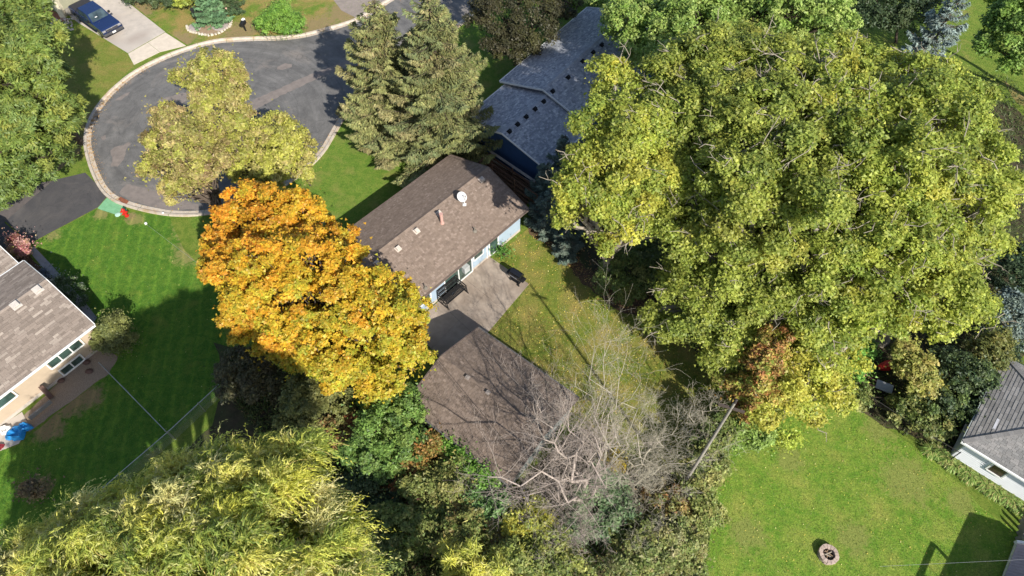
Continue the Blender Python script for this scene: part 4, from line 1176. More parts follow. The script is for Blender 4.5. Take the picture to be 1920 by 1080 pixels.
def bare_tree(name, label, base, limbs, seed, mat, depth=4, r0=0.16, fine=0.95, thick_tw=0.0065, height=1.0):
    """limbs: list of end points (world) that the main limbs run to"""
    g = random.Random(seed); base = np.array((base[0], base[1], 0.0)); root = empty(name, base, label=label, cat="bare tree")
    big, small = [], []
    def rnd(): return np.array((g.gauss(0, 1), g.gauss(0, 1), g.gauss(0, 1)))
    def grow(p, d, L, r, lev):
        n = 4 if lev < 2 else 3; step = L / n; q = p
        for i in range(n):
            d = unit(d + rnd() * (0.13 if lev < 2 else 0.2) + np.array((0, 0, 0.05)))
            q2 = q + d * step; ra, rb = r * (1 - 0.55 * i / n), r * (1 - 0.55 * (i + 1) / n)
            (big if r > 0.03 else small).append((q, q2, ra, max(rb, 0.004)))
            if lev < depth:
                for _ in range(int(g.choice((1, 2, 2, 2) if lev >= 1 else (1, 1, 2)) * fine + g.random() * 0.4)):
                    dd = unit(d * 0.9 + rnd() * 0.62)
                    grow(q2, dd, L * g.uniform(0.42, 0.66), max(rb * 0.55, thick_tw * 0.8), lev + 1)
            q = q2
    for (st_h, tip, r) in limbs:
        s_ = np.array((0, 0, st_h)); t_ = np.array(tip) - base
        r *= 0.8; pts = curve_seg(big, s_, t_, r, r * 0.25, 8, 0.07, 0.2, g)
        for i in range(2, 9):
            d = unit(pts[i] - pts[i - 1]); rr = r * (1 - 0.6 * i / 7)
            for _ in range(3 if i > 3 else 2):
                grow(pts[i], unit(d * 0.8 + rnd() * 0.55), np.linalg.norm(t_ - s_) * g.uniform(0.15, 0.28), min(0.035, rr * 0.45), 1)
    mxh = max(l[0] for l in limbs)
    if mxh > 0: curve_seg(big, (0, 0, -0.1), (0, 0, mxh), r0 * 1.2, r0, 4, 0, 0.02, g)
    tubes("trunk", big, mat, root, 6)
    tubes("twigs", small, mat, root, 3)
    return root


# ------------------------------------------------------------------ palettes (leaf reflectance)
COT = [(0.29, 0.345, 0.06), (0.39, 0.43, 0.085), (0.20, 0.265, 0.05), (0.50, 0.47, 0.10), (0.12, 0.17, 0.038)]
COTY = [(0.36, 0.41, 0.07), (0.47, 0.49, 0.09), (0.26, 0.34, 0.06), (0.55, 0.48, 0.085), (0.15, 0.215, 0.045)]
GRN = [(0.20, 0.32, 0.06), (0.28, 0.40, 0.09), (0.14, 0.24, 0.05), (0.36, 0.44, 0.12)]
OLI = [(0.33, 0.32, 0.08), (0.45, 0.36, 0.16), (0.22, 0.245, 0.05), (0.40, 0.41, 0.075), (0.30, 0.20, 0.11)]
SPR = [(0.18, 0.19, 0.068), (0.24, 0.245, 0.09), (0.115, 0.135, 0.055), (0.27, 0.225, 0.11), (0.15, 0.185, 0.085)]
BSP = [(0.20, 0.26, 0.24), (0.28, 0.34, 0.32), (0.14, 0.19, 0.17), (0.24, 0.29, 0.22)]
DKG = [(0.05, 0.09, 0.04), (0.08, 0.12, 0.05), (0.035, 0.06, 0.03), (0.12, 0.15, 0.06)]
ASHG = [(0.15, 0.22, 0.045), (0.24, 0.31, 0.065), (0.09, 0.14, 0.035), (0.38, 0.38, 0.08), (0.19, 0.27, 0.09)]
WIL = [(0.50, 0.52, 0.10), (0.66, 0.61, 0.16), (0.33, 0.40, 0.08), (0.74, 0.66, 0.34), (0.62, 0.59, 0.09), (0.18, 0.25, 0.055)]
THK = [(0.17, 0.235, 0.06), (0.26, 0.29, 0.085), (0.10, 0.145, 0.045), (0.36, 0.32, 0.11)]
YEL = [(0.55, 0.47, 0.06), (0.46, 0.45, 0.08), (0.35, 0.38, 0.08)]
REDB = [(0.38, 0.14, 0.06), (0.46, 0.2, 0.08), (0.3, 0.18, 0.08), (0.24, 0.2, 0.08)]


def maple_col(P, cc, nc, g, CLs):
    # warm orange towards the north-west shoulder, yellow in the middle, green low on the south side
    org = np.array((0.66, 0.21, 0.025)); yel = np.array((0.68, 0.40, 0.03)); grn = np.array((0.24, 0.34, 0.04)); lim = np.array((0.46, 0.44, 0.04))
    o0 = at(450, 400, 8); o1 = at(700, 700, 6)
    ax = (o1 - o0)[:2]; t = ((CLs[:, :2] - o0[:2]) @ ax) / (ax @ ax)
    t = t + g.normal(size=len(CLs)) * 0.26
    zn = (CLs[:, 2] - 3) / 7
    wo = np.clip(1.05 - t * 2.2, 0, 1); wy = np.clip(1 - np.abs(t - 0.5) * 1.1, 0.35, 1)
    tb = g.random(len(CLs)); wo = np.where(tb > 0.86, np.maximum(wo, 0.55), wo)
    wg = np.clip(0.85 - zn * 1.05, 0, 1.5) * (0.5 + 1.2 * g.random(len(t))) + np.clip(t - 0.5, 0, 1) * 1.6 + np.where(g.random(len(t)) > 0.88, 0.7, 0)
    w = np.c_[wo * 1.5, wy * 0.9, wg, np.full(len(t), 0.35)]; w /= w.sum(1, keepdims=True)
    base_ = w[:, :1] * org + w[:, 1:2] * yel + w[:, 2:3] * grn + w[:, 3:4] * lim
    u = g.random((len(P), 1)); alt = np.where(u < 0.25, org, np.where(u < 0.65, yel, np.where(u < 0.85, lim, grn)))
    return base_[cc] * 0.72 + alt * 0.28


def shade_caster(px, py, zs, z):
    # where a limb at height z must be for its shadow to fall on the surveyed roof point
    q = at(px, py, zs); k = (z - zs) / math.tan(math.radians(SUN_EL))
    return np.array((q[0] + k * math.cos(math.radians(SUN_AZ)), q[1] + k * math.sin(math.radians(SUN_AZ)), z))


def xy(px, py, z=0): return at(px, py, z)[:2]


# ------------------------------------------------------------------ trees
crown_tree("maple_tree", "orange and yellow maple with a green skirt between the round turning circle and the garage", "maple tree", xy(650, 680),
           [(455, 420, 8.5, 2.2), (428, 480, 7.2, 1.8), (520, 410, 9, 2.0), (572, 420, 8.2, 1.7), (500, 485, 9.5, 2.5), (470, 560, 6.5, 1.9), (590, 485, 9.5, 2.4), (642, 475, 7.6, 1.4), (545, 560, 9, 2.4), (492, 605, 5.5, 1.5),
            (630, 560, 9.3, 2.4), (698, 565, 7.8, 2.0), (735, 565, 6.6, 1.5), (600, 640, 7.5, 2.3), (688, 630, 8, 2.3), (750, 640, 6.5, 1.6), (640, 685, 5.5, 1.8), (725, 685, 5.6, 1.7), (565, 665, 4.5, 1.4), (775, 690, 5, 1.15), (768, 600, 6.5, 1.3), (700, 715, 4.2, 1.2), (520, 645, 4.2, 1.2)],
           leaf=(0.165, 0.15), nleaf=185000, rc=(0.35, 0.7), colfn=maple_col, seed=21, trunk_r=0.3, gaps=0.26, cjit=0.24, inner=0.1, subr=(0.16, 0.3), split=5)
crown_tree("linden_tree", "tall olive and tan tree whose crown top stands over the middle of the turning circle", "tree", xy(490, 420),
           [(405, 140, 10.5, 1.45), (362, 140, 9.6, 0.95), (438, 165, 9.5, 1.2), (400, 200, 9, 1.5), (440, 225, 8.2, 1.45), (425, 270, 6.8, 1.7)],
           leaf=(0.19, 0.13), nleaf=48000, rc=(0.3, 0.6), split=4, pal=OLI, wts=[3, 3, 3, 4, 2], seed=31, trunk_r=0.16, gaps=0.38, cjit=0.32, subr=(.2, .34))
crown_tree("linden_tree", "tan tipped olive tree reaching furthest left over the turning circle", "tree", xy(445, 440),
           [(318, 222, 8.6, 1.15), (303, 262, 7.8, 1.15), (345, 255, 8.4, 1.45), (375, 300, 7.5, 1.8), (318, 318, 6.5, 1.35), (355, 345, 5.5, 1.35), (395, 320, 6.5, 1.6), (300, 300, 6.2, 0.95)],
           leaf=(0.19, 0.13), nleaf=52000, rc=(0.3, 0.6), split=4, pal=OLI, wts=[3, 4, 3, 3, 4], seed=33, trunk_r=0.16, gaps=0.38, cjit=0.32, subr=(.2, .34))
crown_tree("linden_tree", "yellow green tree with thin trunk at the kerb right of the olive crowns", "tree", xy(583, 348),
           [(530, 255, 5.2, 1.7), (490, 270, 5.6, 1.7), (565, 275, 4.2, 1.2), (520, 300, 4.4, 1.7), (470, 310, 4.8, 1.7), (560, 305, 3.6, 1.2), (450, 285, 5.6, 1.5), (500, 330, 3.4, 1.2)],
           leaf=(0.18, 0.13), nleaf=42000, rc=(0.3, 0.55), split=4, pal=OLI + [(0.48, 0.48, 0.09)], wts=[3, 3, 3, 5, 1, 5], seed=35, trunk_r=0.09, gaps=0.35, cjit=0.3, subr=(.2, .34))
spruce("spruce_tree", "left one of the two tall olive spruces beside the street", xy(748, 255), 12.6, 4.3, 5, SPR, [4, 4, 2, 3, 3], 80000)
spruce("spruce_tree", "right one of the two tall olive spruces beside the street", xy(836, 288), 14.3, 4.8, 6, SPR, [4, 3, 3, 2, 4], 95000)
crown_tree("ash_tree", "big green tree with spiky leaf tufts in the top left corner", "tree", xy(150, 270),
           [(0, 20, 9, 2.8), (45, 65, 8, 2.1), (0, 90, 9, 3.0), (50, 130, 8.5, 2.5), (92, 140, 6, 1.3), (20, 180, 8, 2.8), (75, 200, 6.5, 2.3), (95, 235, 4.8, 1.9), (40, 240, 6, 2.6), (122, 215, 4.5, 1.1), (85, 95, 6, 1.0)],
           leaf=(0.3, 0.13), nleaf=90000, split=4, tri=True, rc=(0.5, 0.9), pal=ASHG, wts=[4, 4, 3, 3, 2], seed=41, trunk_r=0.35, sprig=True, gaps=0.4, subr=(.3, .5))
crown_tree("shrub_tree", "darker green low tree under the big corner tree beside the asphalt drive", "tree", xy(45, 335),
           [(20, 300, 4.5, 2.6), (60, 295, 3.5, 2.0), (0, 340, 3, 1.9), (-10, 280, 5.5, 2.6), (95, 285, 2.6, 1.4)],
           leaf=(0.26, 0.12), nleaf=34000, rc=(0.45, 0.8), pal=ASHG, wts=[4, 2, 4, 1, 2], seed=43, trunk_r=0.2, sprig=True, gaps=0.1, subr=(.25, .45))
TWK = dict(leaf=(0.17, 0.14), rc=(0.4, 0.85), seed=1, trunk_r=0.38, gaps=0.44, cjit=0.28, subr=(.26, .6), split=6, inner=0.14, mat=LEAF_T, bark=BARKP, twigs=90)
def TW(**k): d = dict(TWK); d.update(k); return d
crown_tree("cottonwood_tree", "yellow green cottonwood nearest the blue grey roof", "tree", xy(1130, 540),
           [(1165, 172, 13.5, 1.6), (1140, 235, 13.5, 1.6), (1205, 225, 14, 2.2), (1125, 300, 12.5, 1.8), (1085, 335, 11, 1.3), (1190, 315, 12.5, 2.2), (1115, 380, 10.5, 1.8), (1070, 390, 9, 0.9), (1180, 405, 10, 1.8), (1240, 400, 10, 1.7), (1118, 450, 7, 0.8), (1140, 480, 5.5, 0.6), (1235, 290, 12, 2.2)],
           pal=COTY, wts=[4, 4, 3, 2, 2], nleaf=130000, **TW(seed=51))
crown_tree("cottonwood_tree", "huge green cottonwood in the middle of the big canopy with pale bare twigs", "tree", xy(1440, 660),
           [(1295, 170, 13.5, 2.6), (1360, 120, 14, 2.5), (1440, 140, 14.5, 2.8), (1290, 255, 13, 2.6), (1380, 225, 14.5, 3.0), (1480, 235, 15, 3.0), (1300, 345, 11.5, 2.6), (1395, 330, 13.5, 3.0), (1500, 345, 14, 3.0), (1310, 440, 9.5, 2.4), (1400, 440, 11.5, 2.6), (1370, 530, 8.5, 2.3), (1290, 530, 7, 1.6), (1440, 520, 9.5, 1.9),
            (1300, 605, 6, 1.3), (1245, 590, 5.5, 0.9), (1380, 625, 6, 1.8), (1540, 450, 12, 2.5), (1350, 680, 4.5, 1.0), (1530, 540, 9.5, 1.8)],
           pal=COT, wts=[4, 4, 3, 2, 2], nleaf=270000, **TW(seed=53, trunk_r=0.55, twigs=230))
crown_tree("cottonwood_tree", "gold flecked cottonwood forming the right side of the big canopy", "tree", xy(1650, 640),
           [(1590, 140, 14, 2.4), (1680, 155, 14, 2.4), (1755, 195, 13.5, 2.2), (1800, 245, 12.5, 1.5), (1590, 215, 15, 2.8), (1690, 230, 15, 3.0), (1790, 290, 13, 2.2), (1600, 310, 14.5, 2.9), (1700, 330, 14.5, 3.0), (1830, 360, 11.5, 1.8), (1780, 395, 12.5, 2.4), (1650, 420, 13, 2.9), (1730, 470, 11.5, 2.6), (1810, 455, 10, 1.7),
            (1600, 520, 10, 2.4), (1690, 550, 9.5, 2.2), (1765, 560, 9, 1.8), (1840, 585, 7.5, 1.0), (1550, 600, 8, 1.8), (1615, 600, 7, 1.6), (1885, 350, 10, 0.8), (1520, 660, 6, 1.3)],
           pal=COTY, wts=[4, 3, 4, 1, 3], nleaf=275000, **TW(seed=55, trunk_r=0.55, twigs=220))
crown_tree("cottonwood_tree", "low yellow leaved tree hanging over the edge of the right lawn", "tree", xy(1500, 772),
           [(1500, 700, 5.5, 2.0), (1545, 720, 4.5, 1.5), (1460, 740, 4, 1.5), (1520, 745, 3, 1.2), (1568, 670, 5, 1.4)],
           pal=COTY, wts=[3, 5, 2, 4, 1], nleaf=34000, **TW(seed=57, trunk_r=0.2, twigs=25))
crown_tree("silver_maple_tree", "fresh green tree at the top beyond the blue grey roof", "tree", xy(1300, 220),
           [(1190, 40, 8, 2.8), (1240, 90, 8, 2.8), (1290, 40, 10, 3.0), (1200, 120, 6, 1.9), (1370, 20, 10, 3.2), (1180, -20, 8, 3), (1450, 10, 11, 3.2), (1520, 30, 11, 2.8), (1340, 90, 9, 2.6), (1290, -40, 8, 3.5)],
           leaf=(0.21, 0.16), nleaf=85000, split=5, rc=(0.45, 0.8), pal=GRN + [(0.42, 0.46, 0.14)], wts=[4, 4, 2, 3, 2], seed=61, trunk_r=0.35, gaps=0.25, subr=(.25, .42))
crown_tree("dim_tree", "brownish thin tree darkened as if in shade left of the blue grey roof", "tree", xy(975, 120),
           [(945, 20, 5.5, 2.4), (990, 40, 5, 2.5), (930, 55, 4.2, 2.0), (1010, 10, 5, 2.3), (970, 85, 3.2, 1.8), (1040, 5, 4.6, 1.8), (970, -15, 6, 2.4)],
           leaf=(0.2, 0.13), nleaf=30000, rc=(0.5, 0.9), pal=[(0.065, 0.062, 0.03), (0.05, 0.052, 0.026), (0.085, 0.072, 0.04), (0.13, 0.13, 0.04)], wts=[3, 3, 2, 1], seed=63, trunk_r=0.2, gaps=0.2)  # canopy shade is put into these leaf colours, the crown stands in sun
crown_tree("hedge", "fresh green hedge at the far end of the blue grey roof", "hedge", xy(1130, 30),
           [(1110, -5, 2.5, 1.8), (1150, 5, 2.5, 1.8), (1185, 12, 2.2, 1.6), (1080, -20, 2.5, 1.8)], leaf=(0.2, 0.14), nleaf=16000, rc=(0.4, 0.7), pal=GRN, wts=[4, 3, 3, 1], seed=65, trunk_r=0.08, gaps=0.05)
spruce("spruce_tree", "silver blue spruce near the top right corner", at(1798, 0, 12.6)[:2], 13.0, 2.9, 67, BSP, [4, 4, 2, 2], 42000, cones=False)
crown_tree("green_tree", "deep green tree filling the top right corner", "tree", xy(1960, 200),
           [(1925, 40, 8, 2.6), (1885, 90, 7, 1.7), (1930, 110, 6, 1.7), (1960, 60, 8, 3.5), (1920, -20, 8, 2.8), (1895, 10, 6, 1.6)], leaf=(0.22, 0.17), nleaf=40000, rc=(0.5, 0.9), pal=GRN, wts=[4, 1, 5, 1], seed=69, trunk_r=0.3, gaps=0.1)
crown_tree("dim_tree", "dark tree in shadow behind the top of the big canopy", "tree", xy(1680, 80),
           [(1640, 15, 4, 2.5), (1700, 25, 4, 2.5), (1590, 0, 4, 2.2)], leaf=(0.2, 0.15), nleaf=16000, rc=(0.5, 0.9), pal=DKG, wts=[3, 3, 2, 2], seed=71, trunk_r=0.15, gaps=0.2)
# dark junipers beside the navy house
for (px, py, h, r_, sd, lb) in ((1022, 385, 4.6, 1.5, 73, "grey green juniper nearest the navy house wall"), (1030, 430, 4.2, 1.6, 74, "dark juniper at the corner of the middle bungalow"), (1062, 470, 3.6, 1.5, 75, "blue green juniper at the lawn edge below the yellow cottonwood"), (1052, 352, 5.6, 1.5, 79, "tall dark juniper hiding the lower corner of the blue grey roof")):
    spruce("juniper_tree", lb, xy(px, py), h, r_, sd, [(0.10, 0.14, 0.11), (0.15, 0.19, 0.15), (0.07, 0.10, 0.08), (0.19, 0.22, 0.17)], [4, 3, 3, 2], 15000, cones=False, z0=0.25)
crown_tree("dark_shrub", "dark shrub in the gap under the yellow cottonwood", "shrub", xy(1190, 545), [(1180, 500, 2.4, 1.7), (1215, 520, 2, 1.5), (1160, 530, 1.5, 1.2), (1240, 480, 2.5, 1.6)], leaf=(0.18, 0.12), nleaf=14000, rc=(0.4, 0.7), pal=THK, wts=[3, 1, 4, 1], seed=77, trunk_r=0.06, gaps=0.2)

willow("willow_tree", "weeping willow with drooping yellow green strands in the bottom left", xy(430, 1330),
       [(545, 880, 13.5, 1.2), (465, 900, 13.8, 1.1), (415, 910, 13.8, 1.2), (350, 918, 13.6, 1.2), (570, 928, 13, 0.9), (270, 962, 13.2, 1.4), (165, 1012, 13, 1.3), (90, 1047, 12.8, 1.2), (25, 1098, 12.5, 1.4),
        (420, 985, 14.6, 2.0), (520, 990, 14.6, 1.9), (330, 1010, 14.6, 2.0), (595, 1012, 13.5, 1.2), (230, 1060, 14.2, 2.0), (460, 1080, 15, 2.5), (350, 1100, 15, 2.4), (580, 1090, 14.3, 1.9), (635, 1085, 12.5, 0.9), (150, 1110, 14, 2.0),
        (60, 1150, 13.6, 2.2), (250, 1160, 14.6, 2.6), (400, 1190, 15, 3.0), (560, 1190, 14.2, 2.6), (640, 1150, 12, 1.1), (0, 1195, 13, 2.2), (140, 1215, 14, 2.6),
        (-60, 1240, 10.5, 2.6), (40, 1300, 12.5, 3.0), (-30, 1390, 10.5, 3.0), (150, 1350, 14, 3.2), (-60, 1500, 9.5, 2.8), (100, 1500, 12.5, 3.4), (320, 1320, 15, 3.6), (500, 1330, 14, 3.2)], 81, WIL, [5, 4, 5, 3, 3, 4], strands=24000, per=10)
crown_tree("willow_shrub", "small willow sprouting at the bottom edge right of the big willow", "shrub", xy(870, 1130), [(880, 1070, 3.4, 1.0), (945, 1070, 3.4, 0.9), (855, 1050, 3.0, 0.6)], leaf=(0.3, 0.07), nleaf=9000, rc=(0.4, 0.6), pal=WIL, wts=[4, 5, 3, 2, 4, 1], seed=83, trunk_r=0.08, sprig=True, gaps=0.25)

# bare trees
BT1 = rough_mat("bark_grey_pink", (0.46, 0.39, 0.34), (0.28, 0.23, 0.2), 5, 0.9, 0.4)
BT2 = rough_mat("bark_straw", (0.45, 0.41, 0.32), (0.29, 0.26, 0.2), 5, 0.9, 0.4)
b1 = xy(1095, 960)
bare_tree("bare_tree", "leafless grey pink tree whose twigs spread over the lower garage roof corner", b1,
          [(1.5, at(1065, 790, 8.5), 0.11), (1.2, at(1000, 745, 7.5), 0.08), (1.0, at(960, 930, 5), 0.06), (0.8, at(1010, 905, 6), 0.055), (0.7, at(1060, 1010, 5), 0.055), (0.6, at(1090, 1000, 4), 0.05), (2.0, at(1110, 790, 8.5), 0.06), (1.2, at(1040, 850, 7), 0.07), (2.0, shade_caster(885, 690, 3.2, 9.0), 0.14), (2.2, shade_caster(800, 745, 2.8, 8.5), 0.11), (2.0, shade_caster(960, 690, 3.2, 9.5), 0.07)], 91, BT1, depth=3, r0=0.2)
b2 = xy(1130, 925)
bare_tree("bare_tree", "tall thin straw coloured bare tree over the back lawn", b2,
          [(1.0, at(1115, 650, 9.5), 0.06), (1.2, at(1175, 665, 9.5), 0.055), (1.1, at(1145, 640, 10), 0.05), (1.6, at(1080, 700, 8), 0.045), (1.3, at(1200, 720, 8), 0.05), (0.8, at(1145, 780, 7), 0.06)], 92, BT2, depth=3, r0=0.08, thick_tw=0.006, fine=0.78)
b3 = xy(1160, 915)
bare_tree("bare_tree", "spreading bare tree with a dark limb reaching toward the utility pole", b3,
          [(0.6, at(1235, 830, 4.5), 0.11), (0.8, at(1260, 870, 4), 0.05), (0.5, at(1280, 920, 3), 0.05), (0.5, at(1240, 980, 3.5), 0.05), (0.5, at(1190, 990, 3.5), 0.045), (1, at(1270, 800, 6), 0.05), (0.8, at(1210, 900, 5), 0.07), (0.8, at(1210, 780, 6.5), 0.06), (0.6, at(1330, 850, 4), 0.05)], 93, BT2, depth=3, r0=0.15)
b4 = xy(1290, 830)
bare_tree("bare_tree", "small bare sapling with forked tip beside the utility pole", b4, [(0.4, at(1345, 745, 4.2), 0.05), (0.4, at(1300, 750, 3.8), 0.04), (0.3, at(1320, 790, 3), 0.04)], 94, BT2, depth=3, r0=0.06, fine=0.8)

# ------------------------------------------------------------------ shrubs and thicket
def shrub(label, px, py, lobes, pal, wts, n, seed, leaf=(0.17, 0.12), name="shrub", cat="shrub", **k):
    kk = dict(rc=(0.25, 0.5), trunk_r=0.05, gaps=0.27, inner=0.12, split=3, cjit=0.3, subr=(.15, .36), hfork=0.2, below=-0.2); kk.update(k)
    return crown_tree(name, label, cat, xy(px, py), lobes, leaf=leaf, nleaf=n, pal=pal, wts=wts, seed=seed, **kk)


shrub("clipped round green shrub wrapped by a low wire edge by the far kerb", 530, 60, [(527, 38, 1.0, 1.75, 0.75), (505, 50, 0.6, 1.1), (552, 48, 0.7, 1.2)], [(0.18, 0.34, 0.05), (0.26, 0.4, 0.07), (0.12, 0.25, 0.05)], [3, 3, 3], 22000, 101, leaf=(0.14, 0.1), gaps=0.02, below=0.0)
spruce("conifer_shrub", "blue green conifer beside the oval stone bed", xy(400, 42), 3.6, 2.0, 102, [(0.12, 0.22, 0.1), (0.16, 0.27, 0.13), (0.08, 0.15, 0.08)], [3, 2, 2], 12000, cones=False, z0=0.2)
spruce("conifer_shrub", "dark conifer at the top edge right of the stone bed", xy(428, 14), 4.2, 2.1, 104, DKG, [3, 3, 2, 2], 12000, cones=False, z0=0.3)
shrub("row of dark green shrubs along the top edge by the concrete drive", 285, 8, [(260, -6, .8, 1.0), (285, 0, .8, 1.0), (310, 0, 0.8, 1.0)], DKG, [2, 4, 1, 3], 10000, 103, below=0)
shrub("yellow green bush at the top edge", 370, 0, [(360, -5, 1.6, 1.4), (345, -15, 1.5, 1.3)], COTY, [3, 2, 3, 1, 1], 8000, 105)
shrub("round olive bush against the corner of the tan house", 212, 655, [(213, 612, 1.7, 0.95), (203, 632, 1.3, 0.85), (230, 632, 1.2, 0.8), (222, 648, 0.8, 0.65)], [(0.18, 0.2, 0.06), (0.26, 0.27, 0.08), (0.11, 0.13, 0.05)], [3, 2, 3], 26000, 106, leaf=(0.13, 0.08))
shrub("dark shrub dotted with white flowers along the front path", 128, 560, [(118, 535, 0.9, 0.6), (132, 552, 0.9, 0.6), (142, 568, 0.7, 0.45)], [(0.08, 0.13, 0.05), (0.13, 0.18, 0.06), (0.75, 0.72, 0.65)], [5, 4, 1.5], 9000, 107, leaf=(0.12, 0.09))
shrub("low grey blue plant by the front path near the gutter corner", 85, 510, [(84, 505, 0.5, 0.4), (90, 516, 0.5, 0.35)], [(0.3, 0.33, 0.4), (0.2, 0.22, 0.28)], [1, 1], 2500, 108, leaf=(0.12, 0.07))
shrub("pink and yellow shrub at the end of the asphalt drive", 38, 475, [(24, 458, 0.9, 0.55), (38, 467, 0.9, 0.55)], [(0.5, 0.2, 0.2), (0.62, 0.4, 0.36), (0.4, 0.36, 0.08), (0.28, 0.08, 0.09)], [3, 3, 2, 3], 6000, 109, leaf=(0.14, 0.09))
